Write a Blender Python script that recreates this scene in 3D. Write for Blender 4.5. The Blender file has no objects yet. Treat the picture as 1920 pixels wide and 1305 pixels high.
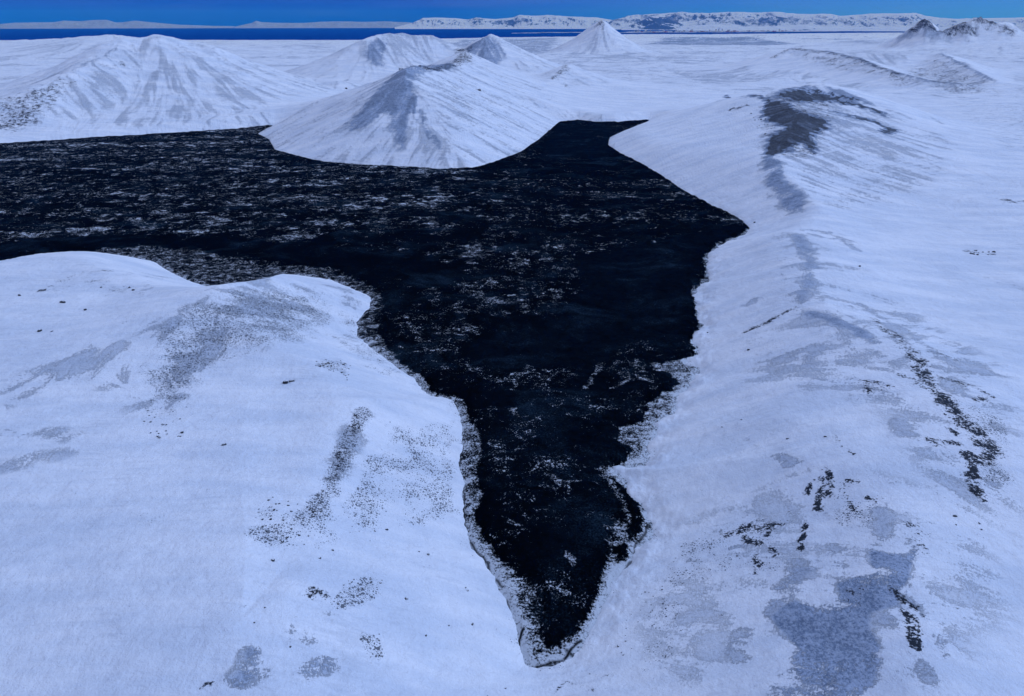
import bpy, math, random, time
import numpy as np
from mathutils import Vector

T0 = time.time()
random.seed(7)
rng = np.random.default_rng(11)
QUALITY = 1.0            # grid density
SKY_TINT = (0.003, 0.065, 0.66, 1); SKY_STR = 0.12
DECK = (2.32, 2.90, 4.85, 1)        # the cloud deck overhead, times SKY_STR
SUN_E = 1.5; SUN_COL = (0.40, 0.58, 1.0)
HAZE = 1.4e-5; HAZE_COL = (0.03, 0.30, 1.0, 1)
EXPOSURE = 0.31

# ------------------------------------------------------------------ camera
H = 200.0                # metres above the lava
F = 1280.0               # focal length in photo pixels (24 mm on 36 mm)
YH = 44.0
PITCH = math.atan((652.5 - YH) / F)
CP, SP = math.cos(PITCH), math.sin(PITCH)

scene = bpy.context.scene
cam_d = bpy.data.cameras.new('camera')
cam = bpy.data.objects.new('camera', cam_d)
scene.collection.objects.link(cam)
cam.location = (0, 0, H)
cam.rotation_euler = (math.pi / 2 - PITCH, 0, 0)
cam_d.lens = 24.0
cam_d.sensor_width = 36.0
cam_d.clip_start = 1.0
cam_d.clip_end = 400000.0
scene.camera = cam


def ray(px, py):
    a = (np.asarray(px, float) - 960.0) / F
    b = (652.5 - np.asarray(py, float)) / F
    return a, CP + b * SP, -SP + b * CP


def at_y(px, py, Y):
    """the world point seen at a photo pixel, Y metres ahead"""
    dx, dy, dz = ray(px, py)
    t = Y / dy
    return dx * t, dy * t, H + dz * t


def at_z(px, py, z=0.0):
    dx, dy, dz = ray(px, py)
    t = (z - H) / dz
    return dx * t, dy * t


# ------------------------------------------------------------------ noise
def _h(ix, iy, seed):
    h = ix * np.uint32(374761393) + iy * np.uint32(668265263) + np.uint32((seed * 974634777) & 0xffffffff)
    h = (h ^ (h >> np.uint32(13))) * np.uint32(1274126177)
    h = h ^ (h >> np.uint32(16))
    return (h & np.uint32(0xffff)).astype(np.float32) * np.float32(1 / 32767.5) - np.float32(1.0)


def vn(x, y, seed=0):
    x = np.asarray(x, np.float32); y = np.asarray(y, np.float32)
    fx = np.floor(x); fy = np.floor(y)
    ix = fx.astype(np.int32).view(np.uint32); iy = fy.astype(np.int32).view(np.uint32)
    fx = x - fx; fy = y - fy
    ux = fx * fx * (3 - 2 * fx); uy = fy * fy * (3 - 2 * fy)
    o1 = np.uint32(1)
    a = _h(ix, iy, seed); b = _h(ix + o1, iy, seed); c = _h(ix, iy + o1, seed); d = _h(ix + o1, iy + o1, seed)
    return (a + (b - a) * ux) * (1 - uy) + (c + (d - c) * ux) * uy


def fbm(x, y, octv=4, seed=0, gain=0.5, ridged=False):
    s = 0.0; amp = 1.0; tot = 0.0
    c, sn = math.cos(0.6), math.sin(0.6)
    for o in range(octv):
        n = vn(x, y, seed + o * 17)
        if ridged:
            n = 1 - 2 * np.abs(n)
        s = s + n * amp; tot += amp
        amp *= gain
        x, y = (x * c - y * sn) * 2.03 + 3.1, (x * sn + y * c) * 2.03 - 7.7
    return s / tot


def sstep(a, b, v):
    t = np.clip((v - a) / (b - a), 0, 1)
    return t * t * (3 - 2 * t)


def smin(a, b, k):
    h = np.clip(0.5 + 0.5 * (b - a) / k, 0, 1)
    return b + (a - b) * h - k * h * (1 - h)


def smax(a, b, k):
    return -smin(-a, -b, k)


def seg_dist(x, y, p):
    """distance to an open polyline and the position along it (0..n-1)"""
    best = np.full(x.shape, 1e18); tt = np.zeros(x.shape)
    for i in range(len(p) - 1):
        ax, ay = p[i][0], p[i][1]; bx, by = p[i + 1][0], p[i + 1][1]
        vx, vy = bx - ax, by - ay
        t = np.clip(((x - ax) * vx + (y - ay) * vy) / (vx * vx + vy * vy + 1e-9), 0, 1)
        d = (x - ax - t * vx) ** 2 + (y - ay - t * vy) ** 2
        m = d < best
        best = np.where(m, d, best); tt = np.where(m, i + t, tt)
    return np.sqrt(best), tt


def poly_sd(x, y, p):
    """signed distance to a closed polygon, positive outside"""
    d = np.full(x.shape, 1e18); ins = np.zeros(x.shape, bool)
    n = len(p)
    for i in range(n):
        ax, ay = p[i]; bx, by = p[(i + 1) % n]
        vx, vy = bx - ax, by - ay
        t = np.clip(((x - ax) * vx + (y - ay) * vy) / (vx * vx + vy * vy + 1e-9), 0, 1)
        d = np.minimum(d, (x - ax - t * vx) ** 2 + (y - ay - t * vy) ** 2)
        if ay != by:
            c = (ay > y) != (by > y)
            ins ^= c & (x < vx * (y - ay) / vy + ax)
    d = np.sqrt(d)
    return np.where(ins, -d, d)


# ------------------------------------------------------------------ the lava's outline (photo pixels, on the lava level)
SHORE = [(-260, 296), (-120, 283), (0, 271), (90, 264), (200, 257), (330, 249), (430, 243), (512, 236), (500, 241), (483, 251), (505, 262),
         (516, 283), (560, 295), (610, 304), (690, 311), (770, 315), (830, 318), (885, 316), (930, 303),
         (975, 286), (1010, 262), (1030, 245), (1048, 229), (1085, 226), (1120, 230), (1160, 230), (1218, 225), (1205, 234),
         (1170, 245), (1143, 258), (1140, 272), (1165, 289), (1205, 308), (1245, 333), (1280, 358), (1330, 384),
         (1380, 408), (1408, 428), (1385, 446), (1345, 462), (1324, 480), (1326, 505), (1322, 530), (1300, 541),
         (1308, 560), (1306, 590), (1314, 612), (1302, 640), (1306, 652), (1300, 668), (1280, 684), (1305, 690), (1300, 712),
         (1268, 742), (1260, 770), (1245, 790), (1225, 808), (1214, 828), (1222, 850), (1200, 868), (1150, 878),
         (1160, 895), (1180, 915), (1200, 945), (1214, 972), (1218, 995), (1200, 1025), (1186, 1050), (1172, 1080),
         (1152, 1110), (1130, 1150), (1100, 1190), (1066, 1228), (1032, 1248), (1006, 1254), (986, 1246), (980, 1222),
         (968, 1180), (952, 1130), (932, 1085), (905, 1050), (880, 1022), (870, 985), (868, 930), (862, 880), (864, 830),
         (868, 790), (850, 752), (800, 738), (775, 712), (735, 682), (700, 655), (672, 632), (668, 605), (690, 578),
         (699, 562), (676, 546), (620, 526), (565, 517), (500, 525), (440, 545), (400, 541), (350, 525), (318, 509),
         (290, 492), (240, 480), (180, 480), (90, 488), (0, 503), (-150, 516), (-300, 526)]
# the open, darkest lava inside the frosted margin
CORE = [(-400, 290), (-120, 285), (0, 272), (200, 258), (430, 244), (512, 236), (500, 241), (485, 251), (505, 262), (520, 283), (560, 294),
        (610, 305), (700, 312), (830, 318), (885, 316), (930, 303), (975, 286), (1010, 262), (1030, 245), (1048, 229),
        (1085, 226), (1120, 230), (1218, 225), (1205, 234), (1170, 245), (1143, 258), (1140, 272), (1165, 289), (1205, 308),
        (1245, 333), (1280, 358), (1330, 384), (1380, 408), (1408, 428), (1380, 444), (1340, 462), (1320, 480), (1320, 520), (1296, 545), (1302, 590),
        (1308, 612), (1298, 640), (1302, 655), (1290, 676), (1218, 684), (1218, 700), (1250, 702), (1268, 722), (1214, 758),
        (1208, 788), (1160, 806), (1158, 828), (1180, 845), (1182, 868), (1160, 874), (1122, 878), (1122, 896), (1150, 905),
        (1175, 925), (1200, 955), (1208, 980), (1175, 1020), (1164, 1058), (1152, 1062), (1150, 1040), (1172, 1010), (1180, 985),
        (1150, 980), (1135, 1010), (1142, 1040), (1128, 1075), (1124, 1110), (1105, 1145), (1070, 1190), (1030, 1216), (1012, 1190),
        (1014, 1150), (1008, 1110), (985, 1085), (955, 1068), (930, 1040), (905, 1005), (893, 960), (905, 930), (888, 890),
        (905, 860), (900, 820), (882, 785), (870, 750), (812, 735), (785, 705), (745, 675), (718, 640), (706, 600), (722, 575),
        (712, 548), (655, 520), (590, 501), (520, 500), (450, 497), (380, 490), (330, 468), (240, 470), (180, 478), (90, 490),
        (0, 505), (-150, 518), (-400, 535)]
SHORE_W = [at_z(a, b) for a, b in SHORE]
CORE_W = [at_z(a, b) for a, b in CORE]


def shore_sd(x, y):
    r = np.sqrt(x * x + y * y)
    nearm = (r < 2700) & (x > -2000) & (x < 1300)
    sd = np.full(x.shape, 1000.0)
    sd[nearm] = poly_sd(x[nearm], y[nearm], SHORE_W)
    near = 1 - sstep(500, 1300, r)
    rt = sstep(10, 60, x) * (1 - sstep(900, 1300, r))
    w = (0.9 + 1.2 * rt) * fbm(x / 3.5, y / 3.5, 4, 5, 0.6) + (2.2 + 3.4 * rt) * fbm(x / 13.0, y / 13.0, 3, 9) * (0.4 + 0.6 * near)
    # the far shores lie against steep slopes and run clean
    fade = 1 - sstep(4, 18, np.abs(sd))
    return sd + fade * (w * (0.35 + 0.65 * near) + 0.6 * fbm(x / 40, y / 40, 2, 3))


# ------------------------------------------------------------------ hills: crest lines as (photo x, photo y, metres ahead)
# name, label, crests [(points, side slope, crest rounding)]
HILLS = [
    ('hill', 'broad snowy hill with a rocky black shoulder at the far left of the lava', [
        ([(-420, 235, 1500), (-150, 205, 1480), (0, 188, 1500), (60, 166, 1560), (120, 140, 1660), (180, 108, 1800), (240, 76, 1960), (300, 70, 2000),
          (370, 82, 2040), (440, 112, 2080), (500, 132, 2120), (570, 146, 2150), (640, 150, 2100)], 0.36, 26)]),
    ('hill', 'steep cone with dark streaked flanks in the middle, beside the far lava bay', [
        ([(768, 131, 1440), (800, 126, 1560), (845, 121, 1820), (862, 112, 2050), (868, 98, 2450)], 0.34, 16),
        ([(768, 131, 1440), (700, 163, 1440), (640, 205, 1420)], 0.34, 20),
        ([(800, 128, 1560), (880, 160, 1600), (960, 215, 1620)], 0.30, 26)]),
    ('hill', 'flat topped snowy hill behind the dark streaked cone', [
        ([(688, 74, 2750), (715, 66, 2820), (755, 63, 2900), (803, 68, 2900)], 0.40, 22)]),
    ('hill', 'small ribbed cone behind the central cone, joined to it by a dark ridge', [
        ([(905, 72, 2850), (918, 64, 2900), (932, 72, 2920)], 0.44, 7)]),
    ('hill', 'low snowy knoll with a thin dark rib on the open plain', [
        ([(1064, 121, 2450), (1050, 134, 2350), (1032, 147, 2250)], 0.30, 14)]),
    ('hill', 'sharp white cone with dark crags at its tip standing alone on the far plain', [
        ([(1118, 44, 5000), (1129, 37.5, 5000), (1140, 45, 5020)], 0.66, 10)]),
    ('hill', 'wind scoured hill with black gravel on its crest right of the lava', [
        ([(1395, 181, 1420), (1430, 183, 1330), (1475, 168, 1380), (1530, 158, 1420), (1600, 172, 1450), (1660, 196, 1400), (1720, 235, 1300)], 0.30, 26),
        ([(1475, 172, 1360), (1500, 205, 1180), (1480, 250, 1040), (1462, 305, 890), (1475, 370, 745)], 0.26, 26)]),
    ('hill', 'low snowy ridge with grey scoured patches above the right shore of the lava', [
        ([(1475, 392, 715), (1500, 445, 600), (1520, 500, 510), (1510, 560, 440), (1600, 610, 388), (1700, 655, 348),
          (1760, 735, 300), (1830, 830, 255), (1880, 930, 220), (1930, 1040, 190)], 0.24, 30),
        ([(1790, 800, 265), (1720, 930, 215), (1650, 1040, 180), (1580, 1150, 152), (1540, 1290, 125), (1520, 1500, 90)], 0.22, 30)]),
    ('hill', 'long stepped hill with dark rims on the plain beyond the scoured hill', [
        ([(1482, 90, 3100), (1545, 95, 3000), (1610, 108, 2800), (1670, 132, 2500), (1740, 150, 2320), (1830, 160, 2250)], 0.28, 14),
        ([(1760, 98, 2950), (1810, 122, 2650), (1862, 152, 2380)], 0.28, 14),
        ([(1545, 98, 3000), (1760, 104, 2950)], 0.24, 20)]),
    ('hill', 'dark pointed crag above the far right plain', [
        ([(1708, 54, 5400), (1737, 37, 5400), (1752, 50, 5450)], 0.75, 6)]),
    ('hill', 'craggy snowy ridge beside the dark pointed crag on the far right', [
        ([(1766, 57, 5300), (1790, 50, 5330), (1808, 39, 5350), (1822, 37, 5380), (1832, 31, 5400), (1850, 33, 5400), (1858, 30, 5400), (1872, 31, 5400), (1888, 42, 5400), (1912, 50, 5400), (1960, 48, 5400), (2100, 50, 5400)], 0.75, 8)]),
    ('hill', 'pale low snow hill on the skyline behind the broad left hill', [
        ([(-300, 80, 5600), (0, 76, 5600), (110, 73, 5600), (165, 69, 5500), (205, 66, 5400), (250, 72, 5400), (330, 78, 5300)], 0.12, 60)]),
    ('hill', 'rounded snowy hill with a streaked brow hiding part of the lava on the left', [
        ([(120, 690, 350), (230, 640, 375), (330, 585, 405), (430, 541, 440), (500, 520, 452), (565, 512, 452), (620, 523, 440), (665, 545, 425)], 0.30, 30)]),
    ('hill', 'smooth low snow bank at the left edge in front of the black lava', [
        ([(-300, 540, 520), (-100, 512, 540), (0, 499, 550), (100, 484, 562), (200, 476, 566), (270, 482, 560), (330, 506, 545), (400, 533, 520)], 0.20, 40)]),
    ('hill', 'gentle snow rise with a rough dark gully line near the lava tip', [
        ([(690, 765, 320), (660, 850, 272), (610, 960, 222), (540, 1060, 185), (440, 1180, 150)], 0.11, 52)]),
]
for h_ in HILLS:
    for k_, (pts, s_, w_) in enumerate(h_[2]):
        h_[2][k_] = ([tuple(float(v) for v in at_y(*p)) for p in pts], s_, w_)


def base_h(x, y):
    r = np.sqrt(x * x + y * y)
    z = np.interp(r, [0, 400, 900, 1500, 2500, 3500, 5000, 7000, 10000, 13000, 17000, 26000],
                  [24, 16, 10, 8, 14, 24, 26, 8, -40, -92, -117, -117.5])
    z = z + 5 * fbm(x / 230, y / 230, 3, 21) * sstep(100, 500, r) + 1.2 * fbm(x / 45, y / 45, 3, 31)
    z = z + 9 * fbm(x / 900, y / 700, 3, 41) * sstep(2000, 5000, r) * (1 - sstep(8000, 13000, r))
    z = z + 85 * np.exp(-((x - 4300) / 1500) ** 4) * sstep(4300, 5300, y) * (1 - sstep(6500, 8500, y))
    # the left foreground lifts away from the lava
    z = z + 10 * sstep(-60, -320, x) * (1 - sstep(450, 700, y))
    # right hand basin beyond the ridge
    return z


# the coast of the far bay (photo pixels on the sea level)
COAST = [(-500, 76.5), (0, 75.6), (180, 75.5), (420, 75.2), (600, 76), (700, 75.5), (790, 74), (860, 72), (905, 71), (960, 70), (1010, 69.5), (1075, 68.5),
         (1160, 64.5), (1205, 64.0), (1300, 64.4), (1400, 63.6), (1480, 62.8), (1600, 61.8), (1700, 61.0), (1920, 60.5), (2600, 60.2)]
COAST_W = [at_z(a, b, -120.0) for a, b in COAST]
_ca = np.array([math.atan2(p[0], p[1]) for p in COAST_W]); _cr = np.array([math.hypot(*p) for p in COAST_W])


def hills_h(x, y):
    """per-hill heights above nothing (deep negative away) and their union with the base"""
    b = base_h(x, y)
    out = b.copy(); which = np.zeros(x.shape, np.int16); lead = np.full(x.shape, -1e9)
    r = np.sqrt(x * x + y * y)
    for hi, (_, _, crests) in enumerate(HILLS):
        hh = np.full(x.shape, -1e6)
        for ci, (pts, s, w) in enumerate(crests):
            xs = [p[0] for p in pts]; ys = [p[1] for p in pts]; zm = max(p[2] for p in pts)
            R = (zm + 60) / s * 1.5 + 100
            m = (x > min(xs) - R) & (x < max(xs) + R) & (y > min(ys) - R) & (y < max(ys) + R)
            if not m.any():
                continue
            xm, ym = x[m], y[m]
            sc = R / 300.0
            wx = xm + 7 * sc * fbm(xm / (60 * sc), ym / (60 * sc), 3, 50 + hi)
            wy = ym + 7 * sc * fbm(xm / (60 * sc) + 9, ym / (60 * sc), 3, 70 + hi)
            hgt = None
            for k in range(len(pts) - 1):
                (ax, ay, az), (bx, by, bz) = pts[k], pts[k + 1]
                vx, vy = bx - ax, by - ay
                L2 = vx * vx + vy * vy
                # the foot of the steepest way down from this stretch of crest
                px_, py_ = wx - ax, wy - ay
                al = (px_ * vx + py_ * vy) / L2
                dp = np.abs(px_ * vy - py_ * vx) / math.sqrt(L2)
                g_ = (bz - az) / math.sqrt(L2)
                g_ = max(-0.9 * s, min(0.9 * s, g_))
                t = np.clip(al + dp * g_ / math.sqrt(s * s - g_ * g_) / math.sqrt(L2), 0, 1)
                d = np.sqrt((px_ - t * vx) ** 2 + (py_ - t * vy) ** 2)
                dd = 1.22 * s * (np.sqrt(d * d + w * w) - w)
                D_ = zm * 1.1 + 10; dc = np.minimum(dd, D_)
                h1 = az + t * (bz - az) - dc * (1 - 0.29 * dc / D_) - 0.42 * (dd - dc)
                hgt = h1 if hgt is None else smax(hgt, h1, 0.12 * w + 1.0)
            cur = hh[m]
            hh[m] = np.where(cur < -1e5, hgt, smax(np.maximum(cur, -1e5), hgt, 12.0))
        m = hh > -1e5
        k = np.minimum(16.0 + 0.003 * r[m], 22.0)
        top = smax(out[m], hh[m], k)
        lift = hh[m] - b[m]
        better = (lift > 1.5) & (lift > lead[m])
        w_ = which[m]; w_[better] = hi + 1; which[m] = w_
        l_ = lead[m]; l_[better] = lift[better]; lead[m] = l_
        out[m] = top
    return out, which


def terrain(x, y, full=False, sd=None):
    if sd is None:
        sd = shore_sd(x, y)
    z, which = hills_h(x, y)
    ramp = np.where(sd > 0, 0.2 + 0.42 * sd, 0.2 + 0.8 * sd)
    z = np.where(sd < 400, smin(z, ramp, 5.0), z)
    z = np.maximum(z, np.where(sd < 0, -9.0, -200))
    if full:
        return z, which, sd
    return z


# ------------------------------------------------------------------ the polar ground grid
ang0, ang1 = math.radians(-66), math.radians(66)
NA = int(1560 * QUALITY)
rr = [62.0]
while rr[-1] < 13500:
    r = rr[-1]
    f = 0.0034 if r < 1000 else (0.0034 + 0.0006 * min(1, (r - 1000) / 1500) if r < 3400 else (0.007 if r < 6200 else 0.02))
    rr.append(r * (1 + f / QUALITY))
NR = len(rr)
rr = np.array(rr)
frac = np.linspace(0, 1, 28)[1:]
th = np.linspace(ang0, ang1, NA)
coast_r = np.interp(th, _ca, _cr) + 250 * fbm(th * 30, th * 0 + 0.5, 4, 90)
RR = np.repeat(rr[:, None], NA, 1)
# outer rows reach the coast
outer = rr[-1] + (coast_r[None, :] - rr[-1]) * (frac[:, None] ** 1.2)
# the last rows may not turn back: keep them monotonic
lim = np.minimum(1.0, (coast_r[None, :] - 300) / rr[-1])
RR = np.where(RR > 9000, 9000 + (RR - 9000) * np.clip((coast_r[None, :] - 400 - 9000) / (rr[-1] - 9000), 0.1, 1.0), RR)
RR = np.vstack([RR, RR[-1][None, :] + (coast_r[None, :] - RR[-1][None, :]) * frac[:, None]])
NR = RR.shape[0]
X = (RR * np.sin(th)[None, :]); Y = (RR * np.cos(th)[None, :])
print('grid', NR, NA, time.time() - T0)

Xf, Yf = X.ravel(), Y.ravel()
SDf = shore_sd(Xf, Yf)
Zf, WHf, _ = terrain(Xf, Yf, True, SDf)
Z0 = Zf.reshape(NR, NA)
SD = SDf.reshape(NR, NA)
WH = WHf.reshape(NR, NA)
print('terrain', time.time() - T0)

# down-slope streaks (line integral convolution of fine noise along the fall line)
dR = np.gradient(RR, axis=0)
gr = np.gradient(Z0, axis=0) / dR
ga = np.gradient(Z0, axis=1) / (RR * (th[1] - th[0]))
slope = np.sqrt(gr * gr + ga * ga) + 1e-6
ni = gr / slope; na = ga / slope
noise = rng.standard_normal((NR, NA)).astype(np.float32)
n1 = (noise + np.roll(noise, 1, 1) + 0.6 * np.roll(noise, 1, 0)) / 1.6
n2 = (vn(Xf / 11.0, Yf / 11.0, 77) * 1.1 + vn(Xf / 27.0, Yf / 27.0, 78) * 0.5 + vn(Xf / 6.0, Yf / 6.0, 79) * 1.0).reshape(NR, NA)
src = n1 * 0.85 + n2


def lic(src, steps, mul):
    acc = src.copy(); wsum = 1.0
    for sgn in (-1, 1):
        fi = np.repeat(np.arange(NR, dtype=np.float32)[:, None], NA, 1)
        fj = np.repeat(np.arange(NA, dtype=np.float32)[None, :], NR, 0)
        st = RR * 0.0036 * mul
        for k in range(steps):
            ii = np.clip(np.rint(fi).astype(np.int32), 0, NR - 1); jj = np.clip(np.rint(fj).astype(np.int32), 0, NA - 1)
            s = st[ii, jj]
            fi = fi + sgn * ni[ii, jj] * s / dR[ii, jj]
            fj = fj + sgn * na[ii, jj] * s / (RR[ii, jj] * (th[1] - th[0]))
            ii = np.clip(np.rint(fi).astype(np.int32), 0, NR - 1); jj = np.clip(np.rint(fj).astype(np.int32), 0, NA - 1)
            w = 1 - k / steps
            acc += src[ii, jj] * w; wsum += w
    return acc / wsum


L = lic(src, 8, 1.1)
L = L / (L.std() + 1e-6)
print('lic', time.time() - T0)
steep = sstep(0.10, 0.26, slope)
amp = 0.0011 * np.minimum(RR, 3500) ** 0.93 * steep * sstep(3, 30, SD)
Z = Z0 + L * amp * 0.8 * np.where(np.isin(WH, (7, 8)), 0.45, 1.0) * (0.15 + 0.85 * sstep(260, 900, RR))
# small unevenness everywhere
Z = Z + (0.22 * fbm(Xf / 5.0, Yf / 5.0, 3, 101) + 0.7 * fbm(Xf / 26.0, Yf / 26.0, 3, 111)).reshape(NR, NA) * sstep(0, 10, SD) * (1 - sstep(2000, 6000, RR))
# broken rock on the crags and rough crests on the higher hills
crag = (WH == 10) | (WH == 11)
lift = np.maximum(Z0 - base_h(Xf, Yf).reshape(NR, NA), 0)
rid = fbm(Xf / 95, Yf / 70, 4, 131, 0.55, True).reshape(NR, NA)
Z = Z + np.where(crag, rid * np.minimum(lift * 0.22, 30), rid * np.minimum(lift * 0.05, 7) * sstep(700, 1500, RR)) * sstep(5, 60, SD)
# sastrugi, rough far plain
Z = Z + (5.0 * fbm(Xf / 130.0, Yf / 90.0, 3, 121, ridged=True)).reshape(NR, NA) * sstep(2300, 4500, RR) * (1 - sstep(9500, 12500, RR)) * (WH == 0)


# ------------------------------------------------------------------ where bare ground shows: outlines dropped on the terrain
def ground_at(x, y, A):
    """value of a grid array at ground points"""
    r = np.sqrt(x * x + y * y)
    fi = np.interp(r, RR[:NMID, 0], np.arange(NMID)); fj = (np.arctan2(x, y) - th[0]) / (th[1] - th[0])
    fi = np.clip(fi, 0, NR - 2.001); fj = np.clip(fj, 0, NA - 2.001)
    i, j = fi.astype(int), fj.astype(int); u, v = fi - i, fj - j
    g = (A[i, j] * (1 - u) + A[i + 1, j] * u) * (1 - v) + (A[i, j + 1] * (1 - u) + A[i + 1, j + 1] * u) * v
    return np.where(r > 8700, base_h(x, y), g) if A is Z else g


NMID = int(np.searchsorted(rr, 8900))


def drop(pts):
    """photo pixels to points on the terrain, by walking each sight line until it meets the ground"""
    px = np.array([p[0] for p in pts], float); py = np.array([p[1] for p in pts], float)
    dx, dy, dz = ray(px, py)
    hl = np.sqrt(dx * dx + dy * dy)
    t = 70.0; hit = np.full(px.shape, 8800.0); done = np.zeros(px.shape, bool)
    best = np.full(px.shape, 1e9); tb = np.zeros(px.shape)
    while not done.all() and t < 20500:
        x = dx / hl * t; y = dy / hl * t; z = H + dz / hl * t
        g = ground_at(x, y, Z)
        clear = (z - g) / t
        graze = (~done) & (clear < best) & (clear < 0.006) & (t > 60) & (t < 6500)
        best = np.where((~done) & (clear < best), clear, best); tb = np.where(graze, t, tb)
        new = (~done) & (z <= g)
        # a sight line that just clears a crest and lands far behind belongs to the crest
        hit[new] = np.where((tb[new] > 0) & (tb[new] < 0.80 * t), tb[new], t); done |= new
        t *= 1.0025
    hit = np.where(done, hit, np.where(tb > 0, tb, hit))
    return dx / hl * hit, dy / hl * hit


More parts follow.
